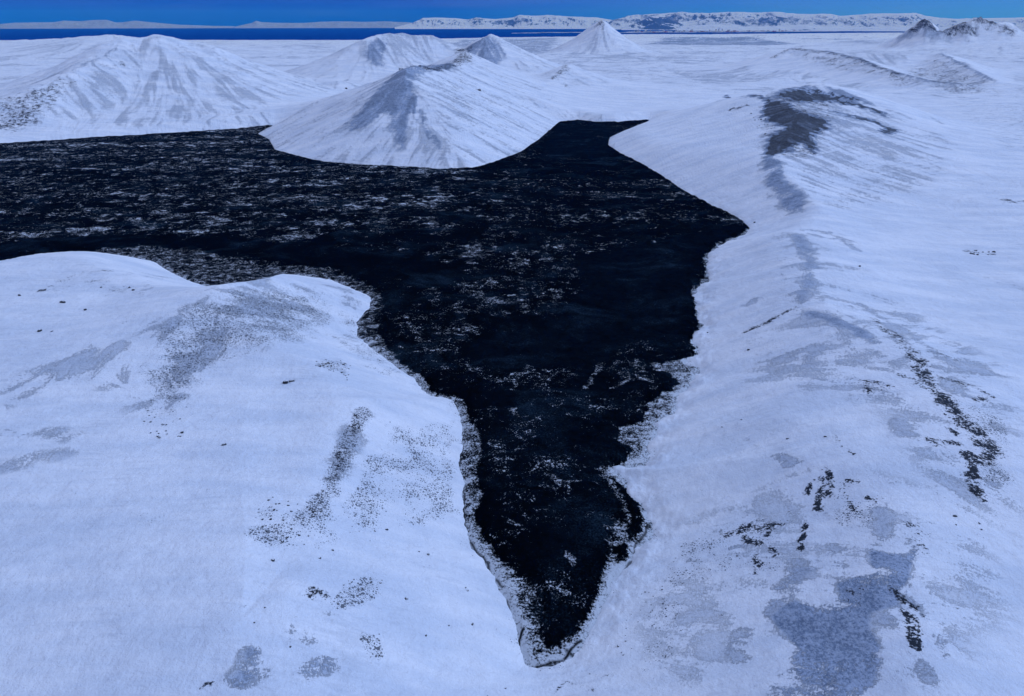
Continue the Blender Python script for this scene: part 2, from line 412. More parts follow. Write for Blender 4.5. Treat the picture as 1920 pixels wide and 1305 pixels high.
PATCH = [
    # kind, strength, soft edge (m), width (m, strokes only; None = filled outline), photo points
    ('S', 1.02, 14, None, [(752, 128), (800, 124), (860, 128), (830, 136), (790, 142), (775, 165), (795, 200), (805, 240), (835, 275), (822, 285), (795, 255), (776, 215), (770, 260), (757, 292), (738, 275), (724, 245), (722, 212), (690, 238), (648, 252), (640, 240), (680, 198), (712, 162), (735, 140)]),
    ('S', .44, 40, None, [(700, 150), (800, 130), (880, 170), (900, 230), (860, 285), (790, 305), (720, 300), (610, 265), (640, 225)]),
    ('R', .62, 8, 7, [(752, 128), (775, 124), (800, 128), (822, 131)]),
    ('R', .55, 12, 9, [(815, 130), (845, 122), (858, 114), (868, 102), (880, 92)]),
    ('P', .50, 30, None, [(800, 138), (868, 132), (930, 180), (1000, 240), (960, 270), (880, 255), (830, 190)]),
    ('S', .98, 20, None, [(690, 78), (722, 70), (730, 88), (718, 112), (728, 130), (700, 126), (680, 104)]),
    ('S', .48, 40, None, [(640, 112), (690, 72), (750, 64), (803, 70), (842, 108), (740, 130)]),
    ('S', .96, 20, None, [(868, 92), (912, 68), (932, 76), (952, 104), (900, 110)]),
    ('R', .55, 10, 14, [(862, 92), (878, 100), (872, 110), (850, 120)]),
    ('R', .62, 25, None, [(1108, 56), (1122, 41), (1132, 40), (1140, 50), (1130, 58)]),
    ('S', .35, 60, None, [(1085, 80), (1128, 45), (1170, 82)]),
    ('R', .55, 8, 9, [(1066, 120), (1060, 130), (1048, 138), (1034, 148)]),
    ('R', .45, 6, 8, [(1058, 156), (1062, 164)]),
    ('R', .50, 20, None, [(-80, 200), (0, 186), (60, 172), (108, 150), (138, 152), (112, 176), (98, 200), (66, 232), (30, 248), (-60, 240)]),
    ('R', .45, 12, None, [(98, 152), (140, 140), (135, 165), (108, 172)]),
    ('S', .40, 40, None, [(130, 150), (200, 100), (260, 80), (340, 80), (440, 125), (540, 185), (430, 225), (190, 245), (130, 215)]),
    ('S', .70, 8, 6, [(135, 132), (180, 112), (215, 92)]),
    ('S', .60, 6, 6, [(360, 82), (420, 100), (480, 124), (560, 143), (650, 150)]),
    ('R', .40, 8, 6, [(190, 118), (208, 128), (230, 118)]),
    # scoured hill on the right
    ('S', .62, 14, None, [(1428, 184), (1500, 178), (1560, 186), (1600, 215), (1640, 240), (1560, 262), (1530, 300), (1500, 310), (1430, 300)]),
    ('R', .36, 10, None, [(1430, 184), (1560, 186), (1560, 236), (1520, 300), (1433, 298)]),
    ('S', 1.9, 9, None, [(1450, 180), (1478, 170), (1530, 172), (1580, 184), (1560, 192), (1500, 192)]),
    ('S', 1.9, 6, 5, [(1500, 165), (1560, 176), (1610, 190)]), ('S', 1.9, 6, 6, [(1590, 192), (1640, 206)]), ('S', 1.7, 6, 6, [(1560, 208), (1620, 220)]),
    ('S', 1.9, 9, None, [(1433, 182), (1427, 219), (1465, 240), (1436, 262), (1433, 298), (1472, 288), (1505, 268), (1521, 290), (1531, 278), (1524, 257), (1560, 236), (1545, 222), (1500, 212), (1480, 194)]),
    ('S', .86, 10, None, [(1436, 182), (1462, 168), (1500, 160), (1535, 158), (1600, 176), (1640, 196), (1590, 196), (1540, 186), (1500, 196), (1470, 190)]),
    ('S', 1.8, 6, 6, [(1480, 166), (1500, 172), (1545, 182)]),
    ('S', .72, 16, None, [(1500, 205), (1560, 200), (1640, 225), (1600, 240), (1560, 232)]),
    ('S', 1.85, 7, 7, [(1575, 193), (1610, 198), (1655, 214)]),
    ('S', 1.9, 7, 9, [(1585, 218), (1630, 226), (1672, 243), (1660, 250)]),
    ('S', 1.7, 5, 6, [(1362, 178), (1400, 181), (1432, 184)]),
    ('R', .60, 5, 5, [(1376, 205), (1392, 199)]),
    ('S', .70, 6, 5, [(1730, 212), (1748, 220), (1766, 232)]),
    ('S', 1.0, 9, None, [(1430, 290), (1466, 300), (1475, 335), (1512, 360), (1512, 400), (1460, 395), (1436, 350), (1428, 318)]),
    ('S', .42, 30, None, [(1470, 290), (1560, 250), (1700, 250), (1770, 320), (1700, 370), (1560, 395), (1505, 350)]),
    ('S', .42, 25, None, [(1560, 205), (1700, 210), (1790, 270), (1760, 300), (1640, 240)]),
    # right ridge
    ('S', .24, 14, None, [(1440, 430), (1700, 560), (1900, 700), (1920, 960), (1780, 980), (1640, 760), (1400, 720), (1380, 640), (1470, 600)]),
    ('S', .17, 10, None, [(1240, 1000), (1500, 860), (1860, 960), (1900, 1150), (1760, 1305), (1250, 1305), (1180, 1180)]),
    ('S', .60, 4, 4, [(1600, 560), (1660, 600), (1700, 640)]),
    ('S', .60, 4, 3, [(1640, 590), (1700, 620), (1760, 670)]),
    ('S', .62, 3, 3, [(1860, 700), (1800, 690), (1750, 660)]),
    ('S', .60, 3, 3, [(1540, 650), (1520, 670), (1512, 690)]),
    ('S', .56, 3, 3, [(1630, 692), (1660, 696)]),
    ('S', .58, 3, 2.5, [(1400, 570), (1430, 560)]),
    ('S', .66, 3, 3, [(1450, 520), (1470, 515)]),
    ('S', .80, 7, None, [(1470, 437), (1502, 440), (1532, 470), (1542, 500), (1536, 540), (1502, 592), (1482, 562), (1494, 530), (1503, 500), (1484, 460)]),
    ('S', .88, 4, 6, [(1515, 588), (1560, 602), (1605, 620), (1640, 640)]),
    ('S', .60, 3, 3, [(1530, 442), (1580, 450), (1607, 470)]),
    ('S', .50, 3, 3, [(1500, 432), (1560, 438), (1600, 455)]),
    ('R', .50, 2.5, 2, [(1395, 620), (1430, 606), (1475, 585), (1490, 575)]),
    ('S', .55, 2.5, 2, [(1420, 665), (1455, 650), (1482, 630)]),
    ('S', .55, 2.5, 2, [(1440, 667), (1468, 650), (1496, 636)]),
    ('S', .55, 2.5, 2, [(1462, 672), (1490, 655), (1520, 645)]),
    ('S', .50, 2.5, 2, [(1480, 674), (1510, 655), (1540, 640)]),
    ('S', .50, 2.5, 2, [(1510, 684), (1560, 683), (1600, 686)]),
    ('S', .50, 2.5, 1.5, [(1480, 707), (1530, 709), (1558, 716)]),
    ('S', .45, 2.5, 1.5, [(1515, 692), (1570, 694)]),
    ('S', .60, 4, 4, [(1610, 655), (1640, 660), (1655, 668)]),
    ('R', .48, 4, 3, [(1640, 600), (1690, 640), (1712, 660)]),
    ('R', .66, 3, 4, [(1700, 655), (1722, 680), (1728, 705), (1750, 730)]),
    ('R', .68, 3, 4, [(1750, 730), (1785, 770), (1808, 800)]),
    ('R', .58, 3, 4, [(1808, 790), (1838, 820), (1855, 850), (1840, 865)]),
    ('R', .55, 2.5, 2, [(1822, 850), (1816, 880), (1828, 915), (1836, 940)]),
    ('R', .48, 2.5, 1.6, [(1730, 655), (1760, 662), (1785, 670)]),
    ('R', .50, 2.5, 1.8, [(1760, 705), (1810, 722), (1852, 742), (1838, 755)]),
    ('S', .62, 3, 2.5, [(1770, 728), (1830, 748)]),
    ('R', .56, 2.5, 2.5, [(1605, 714), (1630, 718), (1660, 726), (1630, 732)]),
    ('S', .70, 4, 3, [(1630, 715), (1660, 722)]),
    ('R', .52, 2, 2, [(1688, 700), (1704, 708)]),
    ('S', .60, 4, 4, [(1688, 795), (1702, 812), (1722, 822)]),
    ('R', .50, 3, 2.5, [(1748, 825), (1766, 835), (1785, 832)]),
    ('S', .65, 3, 3, [(1858, 890), (1862, 905), (1874, 890)]),
    ('R', .60, 1.5, 1.2, [(1780, 800), (1790, 812), (1800, 822)]),
    ('P', .66, 8, None, [(1780, 740), (1900, 790), (1915, 900), (1850, 960), (1800, 900), (1840, 850)]),
    ('S', .55, 2, 2.2, [(1398, 825), (1420, 840)]),
    ('S', .62, 2, 2.2, [(1455, 855), (1490, 872)]),
    ('R', .40, 1.2, .8, [(1565, 825), (1600, 855), (1615, 875)]),
    ('R', .68, 1.2, 1.3, [(1516, 925), (1518, 905), (1532, 898), (1548, 912), (1540, 930), (1536, 958)]),
    ('R', .66, 1.2, 1.2, [(1548, 882), (1552, 900), (1560, 915), (1556, 935)]),
    ('R', .62, 1.2, 1.2, [(1580, 922), (1592, 938), (1608, 955)]),
    ('R', .60, 1.2, 1.0, [(1586, 905), (1602, 908)]),
    ('R', .58, 1.2, 1.2, [(1632, 932), (1642, 948)]),
    ('R', .70, 1.0, 1.0, [(1508, 985), (1500, 1005), (1500, 1030)]),
    ('R', .55, 2, 2.2, [(1372, 998), (1400, 990), (1430, 1000), (1446, 985)]),
    ('R', .60, 1.5, 1.6, [(1400, 1012), (1425, 1016), (1440, 1000), (1455, 985)]),
    ('R', .60, 1.2, 1.2, [(1412, 1045), (1420, 1060), (1408, 1076)]),
    ('R', .58, 1.2, 1.4, [(1446, 1030), (1456, 1044)]),
    ('S', .58, 1.5, 1.5, [(1370, 1030), (1392, 1024)]),
    ('S', .55, 2, 3, [(1294, 1050), (1310, 1030)]),
    ('P', .60, 3, None, [(1270, 1020), (1320, 1010), (1330, 1060), (1290, 1070)]),
    ('P', .55, 5, None, [(1240, 1060), (1420, 960), (1480, 960), (1470, 1090), (1380, 1070), (1250, 1110)]),
    ('P', .55, 4, None, [(1520, 880), (1660, 930), (1640, 1000), (1560, 990), (1500, 950)]),
    ('S', 1.06, 2.4, None, [(1438, 1156), (1488, 1124), (1523, 1137), (1566, 1124), (1566, 1085), (1622, 1071), (1626, 1029), (1665, 1036), (1690, 1036), (1724, 1005), (1730, 1032), (1711, 1057), (1700, 1100), (1690, 1140), (1644, 1153), (1644, 1185), (1658, 1210), (1658, 1255), (1630, 1305), (1600, 1360), (1400, 1360), (1431, 1305), (1452, 1262), (1481, 1252), (1484, 1216), (1460, 1181)]),
    ('S', .66, 2, 3.5, [(1690, 1090), (1705, 1120), (1722, 1150)]),
    ('S', .60, 2, 3.0, [(1720, 990), (1700, 1040), (1650, 1060)]),
    ('S', .74, 2, 4.5, [(1450, 1150), (1470, 1110), (1508, 1075)]),
    ('S', .66, 2.5, 2.6, [(1655, 950), (1660, 985), (1642, 1015)]),
    ('S', .60, 2.5, 3.5, [(1500, 1060), (1485, 1090), (1465, 1125), (1450, 1140)]),
    ('S', .55, 2, 2, [(1576, 1060), (1590, 1075)]),
    ('R', .52, 2.5, 2.5, [(1712, 985), (1728, 1000), (1722, 1025)]),
    ('R', .40, 4, 4, [(1600, 1100), (1615, 1115), (1600, 1135)]),
    ('R', .64, 1.5, 1.6, [(1695, 1150), (1710, 1165), (1706, 1190)]),
    ('R', .60, 1.5, 1.2, [(1670, 1100), (1700, 1130), (1735, 1160)]),
    ('R', .62, 1.2, 1.0, [(1708, 1196), (1710, 1210)]),
    ('S', .62, 2, 2.2, [(1655, 1160), (1688, 1180)]),
    ('S', .60, 2, 2.2, [(1748, 1195), (1772, 1225)]),
    ('S', .60, 2, 2.0, [(1728, 1245), (1745, 1275)]),
    ('S', .58, 2.2, 4, [(1392, 1185), (1385, 1210), (1392, 1230)]),
    ('S', .60, 1.5, 2.2, [(1560, 1025), (1574, 1032)]),
    ('P', .60, 3, None, [(1230, 1130), (1290, 1120), (1280, 1230), (1180, 1290), (1200, 1200)]),
    ('R', .45, 1.0, .6, [(1100, 1262), (1130, 1270), (1150, 1262)]),
    ('R', .45, .8, .5, [(1040, 1300), (1060, 1280), (1090, 1285), (1110, 1296)]),
    # left foreground hill
    ('P', .80, 22, None, [(300, 600), (370, 568), (450, 536), (600, 540), (640, 600), (560, 650), (400, 690), (330, 780), (270, 790), (245, 720)]),
    ('S', .60, 18, None, [(300, 600), (370, 568), (450, 536), (520, 524), (600, 540), (560, 600), (480, 650), (400, 690), (330, 760), (270, 770), (245, 720), (255, 660)]),
    ('S', .55, 5, 5, [(310, 600), (370, 572), (440, 545), (500, 528)]),
    ('S', .54, 4, 7, [(172, 690), (200, 670), (226, 650)]),
    ('S', .55, 4, 5, [(118, 690), (150, 670), (170, 655)]),
    ('S', .34, 12, 12, [(20, 740), (90, 700), (160, 690), (240, 710)]),
    ('S', .28, 6, 4, [(0, 815), (70, 812), (140, 815)]),
    ('S', .26, 6, 5, [(0, 880), (60, 860), (120, 850)]),
    ('P', .55, 12, None, [(240, 720), (400, 700), (350, 810), (290, 820)]),
    ('P', .48, 12, None, [(380, 600), (560, 600), (520, 660), (400, 680), (300, 700)]),
    ('P', .78, 4, None, [(585, 684), (600, 674), (640, 672), (662, 690), (650, 712), (630, 700)]),
    ('R', .40, 1.5, 1.5, [(532, 720), (545, 716)]),
    ('P', .62, 14, None, [(620, 570), (690, 600), (690, 640), (780, 710), (800, 740), (700, 700), (620, 640)]),
    ('S', .56, 8, None, [(600, 530), (660, 545), (690, 560), (665, 600), (640, 560)]),
    ('P', .80, 5, 3.5, [(684, 770), (662, 820), (640, 870), (615, 920), (590, 962)]),
    ('S', .36, 5, 5, [(680, 770), (662, 820), (640, 870), (622, 910), (600, 950)]),
    ('R', .36, 3, 1.2, [(680, 765), (660, 815), (636, 870), (615, 925), (590, 962)]),
    ('P', .78, 4, 8, [(590, 965), (555, 990), (520, 1010), (490, 1000)]),
    ('P', .55, 6, None, [(460, 930), (580, 970), (660, 1000), (600, 1050), (500, 1040), (450, 1000)]),
    ('P', .66, 6, None, [(710, 790), (760, 800), (800, 850), (850, 890), (820, 920), (770, 880), (730, 850)]),
    ('P', .62, 6, None, [(640, 950), (720, 800), (860, 780), (860, 900), (860, 980), (780, 1000), (660, 1000)]),
    ('R', .48, 2, 2.2, [(592, 1112), (586, 1116)]),
    ('P', .74, 3, None, [(600, 1120), (690, 1075), (728, 1090), (720, 1120), (650, 1150), (620, 1145)]),
    ('S', .60, 3, 3, [(565, 1160), (600, 1148), (625, 1140)]),
    ('S', .60, 2.5, 3, [(560, 1180), (585, 1198), (560, 1195)]),
    ('P', .78, 2, None, [(672, 1185), (710, 1185), (725, 1220), (712, 1250), (690, 1230)]),
    ('S', .45, 2, 2, [(635, 1200), (665, 1225)]),
    ('S', .80, 2.2, 3.5, [(572, 1258), (592, 1248), (612, 1240)]),
    ('S', .80, 2.2, 4, [(476, 1228), (480, 1252), (450, 1276)]),
    ('R', .45, .8, .6, [(376, 1295), (390, 1285), (402, 1280)]),
    ('S', .50, 1.5, 2, [(458, 1140), (465, 1128)]),
    ('P', .48, 8, None, [(70, 545), (150, 505), (200, 500), (330, 520), (280, 560), (200, 560)]),
    ('R', .36, 3, 2, [(75, 548), (110, 530), (150, 512), (200, 508)]),
    ('P', .55, 5, 5, [(240, 600), (300, 582), (350, 574)]),
    # plain on the right
    ('R', .56, 3, 4, [(1815, 471), (1845, 475), (1868, 477)]),
    ('P', .60, 10, 10, [(1870, 525), (1900, 532), (1930, 545)]),
    ('S', .60, 2, 2.2, [(1822, 341), (1850, 348), (1880, 351), (1925, 351)]),
    ('R', .45, 4, 4, [(1890, 378), (1920, 378)]),
    ('P', .50, 60, None, [(1760, 190), (1990, 190), (1990, 330), (1900, 300), (1800, 240)]),
    # stepped hill
    ('R', .50, 14, 9, [(1450, 108), (1482, 92), (1545, 97), (1600, 108), (1640, 124), (1680, 138)]),
    ('S', .85, 14, 14, [(1545, 96), (1610, 110), (1670, 134), (1740, 152), (1825, 160)]),
    ('S', .55, 40, None, [(1480, 92), (1600, 92), (1720, 100), (1700, 118), (1620, 112)]),
    ('S', .85, 12, 10, [(1762, 100), (1810, 124), (1860, 150)]),
    ('S', .45, 40, None, [(1680, 140), (1740, 120), (1830, 130), (1870, 160), (1740, 175)]),
    ('R', .40, 60, None, [(1480, 95), (1600, 105), (1680, 135), (1740, 150), (1700, 165), (1620, 140), (1500, 112)]),
    ('R', .38, 60, None, [(1690, 130), (1760, 100), (1860, 150), (1870, 172), (1760, 178)]),
    # crags
    ('R', .80, 20, 36, [(1716, 55), (1736, 43), (1748, 53)]),
    ('S', .80, 60, 90, [(1700, 64), (1736, 48), (1756, 58), (1745, 66)]),
    ('R', .70, 20, 30, [(1790, 52), (1806, 43), (1822, 41), (1835, 36), (1860, 35), (1885, 46)]),
    ('R', .66, 25, 40, [(1778, 60), (1800, 56), (1822, 58)]), ('R', .66, 25, 40, [(1850, 52), (1880, 58), (1905, 56)]),
    ('S', .62, 60, 90, [(1775, 62), (1830, 50), (1900, 58)]),
    # lava plains and gravel towards the coast
    ('S', .95, 260, None, [(1190, 66.2), (1330, 65.6), (1500, 65.2), (1690, 66.4), (1600, 68.6), (1420, 69.6), (1240, 69.8)]),
    ('S', .80, 160, None, [(700, 76.2), (860, 73.6), (1050, 71.0), (1060, 72.4), (880, 75.6), (760, 78)]),
    ('S', .75, 120, None, [(1480, 72), (1600, 71), (1720, 73), (1600, 75)]),
    ('S', .62, 60, None, [(1240, 78), (1420, 76), (1460, 80), (1300, 82)]), ('S', .62, 60, None, [(400, 80), (600, 79), (640, 82), (430, 83)]),
    ('S', .60, 50, None, [(960, 100), (1060, 96), (1200, 104), (1380, 112), (1300, 122), (1120, 112)]),
    ('S', .60, 30, None, [(1240, 130), (1400, 124), (1460, 150), (1330, 160)]),
    ('S', .64, 25, 20, [(1270, 91), (1282, 89), (1292, 92)]), ('R', .6, 20, 18, [(1326, 83), (1332, 82)]),
    ('R', .52, 20, 30, [(1752, 56), (1790, 56)]),
]

AT = np.zeros((NR * NA, 4), np.float32)      # rock, scour, streak, speck
wxn = fbm(Xf / 9.0, Yf / 9.0, 3, 201); wyn = fbm(Xf / 9.0 + 40, Yf / 9.0, 3, 211)
Rf = RR.ravel()
wamp = np.minimum(0.006 * Rf, 9.0)
Xw = Xf + wxn * wamp * 1.4; Yw = Yf + wyn * wamp * 2.2
chan = {'R': 0, 'S': 1, 'P': 3}
allp = [p for q in PATCH for p in q[4]]
dx_, dy_ = drop(allp)
k_ = 0
for kind, st, soft, wid, pts in PATCH:
    wp = [(float(dx_[k_ + i]), float(dy_[k_ + i])) for i in range(len(pts))]
    k_ += len(pts)
    pad = soft * 2 + (wid or 0) + 12
    xs = [p[0] for p in wp]; ys = [p[1] for p in wp]
    idx = np.nonzero((Xf > min(xs) - pad) & (Xf < max(xs) + pad) & (Yf > min(ys) - pad) & (Yf < max(ys) + pad))[0]
    if len(idx) == 0:
        continue
    if kind == 'R' and wid is not None:
        wid *= 1.35; st = st * 1.05
    if wid is None:
        sd = poly_sd(Xw[idx], Yw[idx], wp)
        v = st * (1 - sstep(-soft, soft, sd))
    else:
        d, _t = seg_dist(Xw[idx], Yw[idx], wp)
        v = st * (1 - sstep(wid * 0.3, wid + soft, d))
    c = chan[kind]
    AT[idx, c] = np.maximum(AT[idx, c], v)
AT[:, 2] = np.clip(0.5 + 0.2 * L.ravel(), 0, 1)
# a faint breath of streaks on every steep slope
AT[:, 1] = np.maximum(AT[:, 1], 0.27 * steep.ravel() * sstep(500, 1000, Rf) * np.isin(WHf, (1, 2, 3, 4, 5, 6, 10, 11)))
AT[:, 1] = np.maximum(AT[:, 1], sstep(1700, 3000, Rf) * (1 - steep.ravel()) * np.clip(0.34 + 0.42 * fbm(Xf / 420, Yf / 260, 4, 311), 0, 0.6))
AT[:, 3] = np.maximum(AT[:, 3], 0.21 + 0.10 * fbm(Xf / 60, Yf / 60, 3, 301) + 0.20 * (1 - sstep(0, 9, SDf)) + 0.22 * sstep(2300, 4500, Rf) * (1 - steep.ravel()))
print('patches', time.time() - T0)


# ------------------------------------------------------------------ node helpers
class NT:
    def __init__(s, name):
        s.m = bpy.data.materials.new(name); s.m.use_nodes = True
        s.t = s.m.node_tree; s.t.nodes.clear()
        s.out = s.t.nodes.new('ShaderNodeOutputMaterial')

    def n(s, typ, **kw):
        nd = s.t.nodes.new(typ)
        for k, v in kw.items():
            if hasattr(nd, k) and k not in nd.inputs:
                setattr(nd, k, v)
            else:
                s.set(nd.inputs[k.replace('_', ' ')] if k.replace('_', ' ') in nd.inputs else nd.inputs[k], v)
        return nd

    def set(s, sock, v):
        if isinstance(v, bpy.types.NodeSocket):
            s.t.links.new(v, sock)
        else:
            sock.default_value = v

    def math(s, op, a, b=None, c=None, clamp=False):
        nd = s.t.nodes.new('ShaderNodeMath'); nd.operation = op; nd.use_clamp = clamp
        s.set(nd.inputs[0], a)
        if b is not None: s.set(nd.inputs[1], b)
        if c is not None: s.set(nd.inputs[2], c)
        return nd.outputs[0]

    def step(s, v, a, b):
        nd = s.t.nodes.new('ShaderNodeMapRange'); nd.interpolation_type = 'SMOOTHSTEP'
        s.set(nd.inputs['Value'], v); s.set(nd.inputs['From Min'], a); s.set(nd.inputs['From Max'], b)
        return nd.outputs['Result']

    def mix(s, f, a, b):
        nd = s.t.nodes.new('ShaderNodeMix'); nd.data_type = 'RGBA'
        s.set(nd.inputs[0], f); s.set(nd.inputs[6], a); s.set(nd.inputs[7], b)
        return nd.outputs[2]

    def noise(s, vec, scale, detail=4, rough=0.55, dist=0.0):
        nd = s.t.nodes.new('ShaderNodeTexNoise')
        s.set(nd.inputs['Vector'], vec); s.set(nd.inputs['Scale'], scale)
        nd.inputs['Detail'].default_value = detail; nd.inputs['Roughness'].default_value = rough
        nd.inputs['Distortion'].default_value = dist
        return nd.outputs[0]

    def pos(s):
        return s.t.nodes.new('ShaderNodeNewGeometry').outputs['Position']

    def scaled(s, vec, sc, rot=0.0):
        nd = s.t.nodes.new('ShaderNodeMapping')
        s.set(nd.inputs['Vector'], vec); nd.inputs['Scale'].default_value = sc
        nd.inputs['Rotation'].default_value = (0, 0, rot)
        return nd.outputs[0]

    def bump(s, h, dist, strength=1.0):
        nd = s.t.nodes.new('ShaderNodeBump')
        s.set(nd.inputs['Height'], h); nd.inputs['Distance'].default_value = dist
        nd.inputs['Strength'].default_value = strength
        return nd.outputs[0]

    def bsdf(s, col, rough=0.9, spec=0.1, normal=None):
        nd = s.t.nodes.new('ShaderNodeBsdfPrincipled')
        s.set(nd.inputs['Base Color'], col); s.set(nd.inputs['Roughness'], rough)
        nd.inputs['Specular IOR Level'].default_value = spec
        if normal is not None: s.set(nd.inputs['Normal'], normal)
        s.t.links.new(nd.outputs[0], s.out.inputs['Surface'])
        return nd

    def attr(s, name):
        a = s.t.nodes.new('ShaderNodeAttribute'); a.attribute_name = name
        sp = s.t.nodes.new('ShaderNodeSeparateColor'); s.t.links.new(a.outputs['Color'], sp.inputs[0])
        return sp.outputs[0], sp.outputs[1], sp.outputs[2], a.outputs['Alpha']


def P_y(q, P):
    sx = q.t.nodes.new('ShaderNodeSeparateXYZ'); q.set(sx.inputs[0], P)
    return sx.outputs[1]


def snow_ground_material():
    q = NT('snow_and_scree')
    rock, scour, streak, speck = q.attr('cover')
    P = q.pos()
    fine = q.noise(P, 0.9, 6, 0.72)
    mid = q.noise(P, 0.16, 7, 0.70)
    big = q.noise(P, 0.018, 4, 0.55)
    wide = q.noise(P, 0.032, 8, 0.70)
    wind = q.noise(q.scaled(P, (0.05, 0.5, 0.3), math.radians(-24)), 1.0, 5, 0.62)
    wfine = q.noise(q.scaled(P, (0.35, 2.2, 1.0), math.radians(28)), 1.0, 4, 0.6)
    # hard dark rock, broken into blocks with snow between them
    rr_ = q.math('ADD', rock, q.math('MULTIPLY', q.math('SUBTRACT', mid, 0.5), 2.6))
    rr_ = q.math('ADD', rr_, q.math('MULTIPLY', q.math('SUBTRACT', fine, 0.5), 2.6))
    rr_ = q.math('ADD', rr_, q.math('MULTIPLY', q.math('SUBTRACT', wide, 0.5), 1.6))
    rmask = q.step(rr_, 0.56, 0.72)
    rmask = q.math('MULTIPLY', rmask, q.step(rock, 0.05, 0.25))
    # scoured ground: streaks down the fall line plus wind grain
    ss = q.math('ADD', scour, q.math('MULTIPLY', q.math('SUBTRACT', streak, 0.5), 1.9))
    ss = q.math('ADD', ss, q.math('MULTIPLY', q.math('SUBTRACT', mid, 0.5), 0.9))
    ss = q.math('ADD', ss, q.math('MULTIPLY', q.math('SUBTRACT', fine, 0.5), 1.9))
    huge = q.noise(q.scaled(P, (0.0035, 0.006, 1)), 1.0, 7, 0.72)
    ss = q.math('ADD', ss, q.math('MULTIPLY', q.math('SUBTRACT', huge, 0.5), 1.1))
    ss = q.math('ADD', ss, q.math('MULTIPLY', q.math('SUBTRACT', wfine, 0.5), 0.45))
    ss = q.math('ADD', ss, q.math('MULTIPLY', q.math('SUBTRACT', wide, 0.5), 1.1))
    smask = q.math('MULTIPLY', q.step(ss, 0.46, 0.82), q.step(scour, 0.02, 0.3))
    # separate small stones
    vo = q.t.nodes.new('ShaderNodeTexVoronoi'); vo.inputs['Scale'].default_value = 0.95
    q.set(vo.inputs['Vector'], P)
    vo2 = q.t.nodes.new('ShaderNodeTexVoronoi'); vo2.inputs['Scale'].default_value = 0.38
    q.set(vo2.inputs['Vector'], P)
    cl = q.noise(P, 0.07, 4, 0.65)
    dens = q.math('ADD', speck, q.math('MULTIPLY', q.math('SUBTRACT', cl, 0.5), 1.5))
    rad = q.math('MULTIPLY', q.step(dens, 0.22, 0.86), 0.48)
    s1 = q.step(q.math('SUBTRACT', rad, vo.outputs['Distance']), 0.0, 0.06)
    keep = q.t.nodes.new('ShaderNodeSeparateColor'); q.set(keep.inputs[0], vo.outputs['Color'])
    s1 = q.math('MULTIPLY', s1, q.math('GREATER_THAN', keep.outputs[0], 0.35))
    s2 = q.step(q.math('SUBTRACT', q.math('MULTIPLY', rad, 0.62), vo2.outputs['Distance']), 0.0, 0.05)
    keep2 = q.t.nodes.new('ShaderNodeSeparateColor'); q.set(keep2.inputs[0], vo2.outputs['Color'])
    s2 = q.math('MULTIPLY', s2, q.math('GREATER_THAN', keep2.outputs[0], 0.6))
    vo3 = q.t.nodes.new('ShaderNodeTexVoronoi'); vo3.inputs['Scale'].default_value = 2.6
    q.set(vo3.inputs['Vector'], P)
    s3 = q.step(q.math('SUBTRACT', q.math('MULTIPLY', rad, 0.95), vo3.outputs['Distance']), 0.0, 0.10)
    stones = q.math('MAXIMUM', q.math('MAXIMUM', s1, s2), s3)
    stones = q.math('MULTIPLY', stones, 0.85)
    # thin wisps where the crust is rubbed
    wisp = q.math('MULTIPLY', q.step(q.math('ADD', wind, q.math('MULTIPLY', q.math('SUBTRACT', big, 0.5), 0.8)), 0.57, 0.80), 0.26)
    crust = q.noise(q.scaled(P, (0.012, 0.045, 0.02), math.radians(-18)), 1.0, 7, 0.68)
    snow = q.mix(q.step(crust, 0.32, 0.68), (0.70, 0.745, 0.80, 1), (0.90, 0.905, 0.91, 1))
    snow = q.mix(wisp, snow, (0.42, 0.46, 0.52, 1))
    grain = q.math('ADD', q.math('MULTIPLY', fine, 0.6), q.math('MULTIPLY', mid, 0.4))
    grav = q.mix(q.step(grain, 0.42, 0.58), (0.15, 0.21, 0.31, 1), (0.45, 0.53, 0.66, 1))
    dark = q.mix(q.step(mid, 0.35, 0.65), (0.013, 0.019, 0.028, 1), (0.07, 0.088, 0.115, 1))
    ln = q.noise(q.scaled(P, (0.9, 0.12, 0.5), math.radians(32)), 1.0, 5, 0.6, 1.2)
    lines = q.math('SUBTRACT', 1.0, q.step(q.math('ABSOLUTE', q.math('SUBTRACT', ln, 0.5)), 0.0, 0.016))
    grav = q.mix(q.math('MULTIPLY', lines, 0.7), grav, (0.74, 0.80, 0.88, 1))
    tonev = q.math('ADD', q.math('MULTIPLY', streak, 0.55), q.math('MULTIPLY', wide, 0.45))
    grav = q.mix(q.math('MULTIPLY', q.step(tonev, 0.42, 0.62), q.math('ADD', 0.18, q.math('MULTIPLY', q.step(P_y(q, P), 450.0, 1000.0), 0.4))), grav, (0.11, 0.145, 0.20, 1))
    dark = q.mix(q.math('MULTIPLY', q.step(tonev, 0.50, 0.36), 0.5), dark, (0.20, 0.25, 0.33, 1))
    grav = q.mix(q.step(scour, 1.50, 1.72), grav, dark)
    cover = q.math('ADD', 0.42, q.math('MULTIPLY', q.step(scour, 0.50, 1.0), 0.55))
    c = q.mix(q.math('MULTIPLY', smask, cover), snow, grav)
    c = q.mix(stones, c, (0.045, 0.058, 0.078, 1))
    c = q.mix(rmask, c, (0.016, 0.023, 0.034, 1))
    h = q.math('ADD', q.math('MULTIPLY', mid, 1.0), q.math('MULTIPLY', fine, 0.13))
    h = q.math('ADD', h, q.math('MULTIPLY', rmask, 0.6))
    h = q.math('ADD', h, q.math('MULTIPLY', wind, 0.35))
    h = q.math('ADD', h, q.math('MULTIPLY', q.math('MULTIPLY', grain, smask), 0.9))
    h = q.math('ADD', h, q.math('MULTIPLY', wide, 1.8))
    h = q.math('ADD', h, q.math('MULTIPLY', q.math('MULTIPLY', streak, -2.2), q.step(q.math('ABSOLUTE', P_y(q, P)), 500.0, 1100.0)))
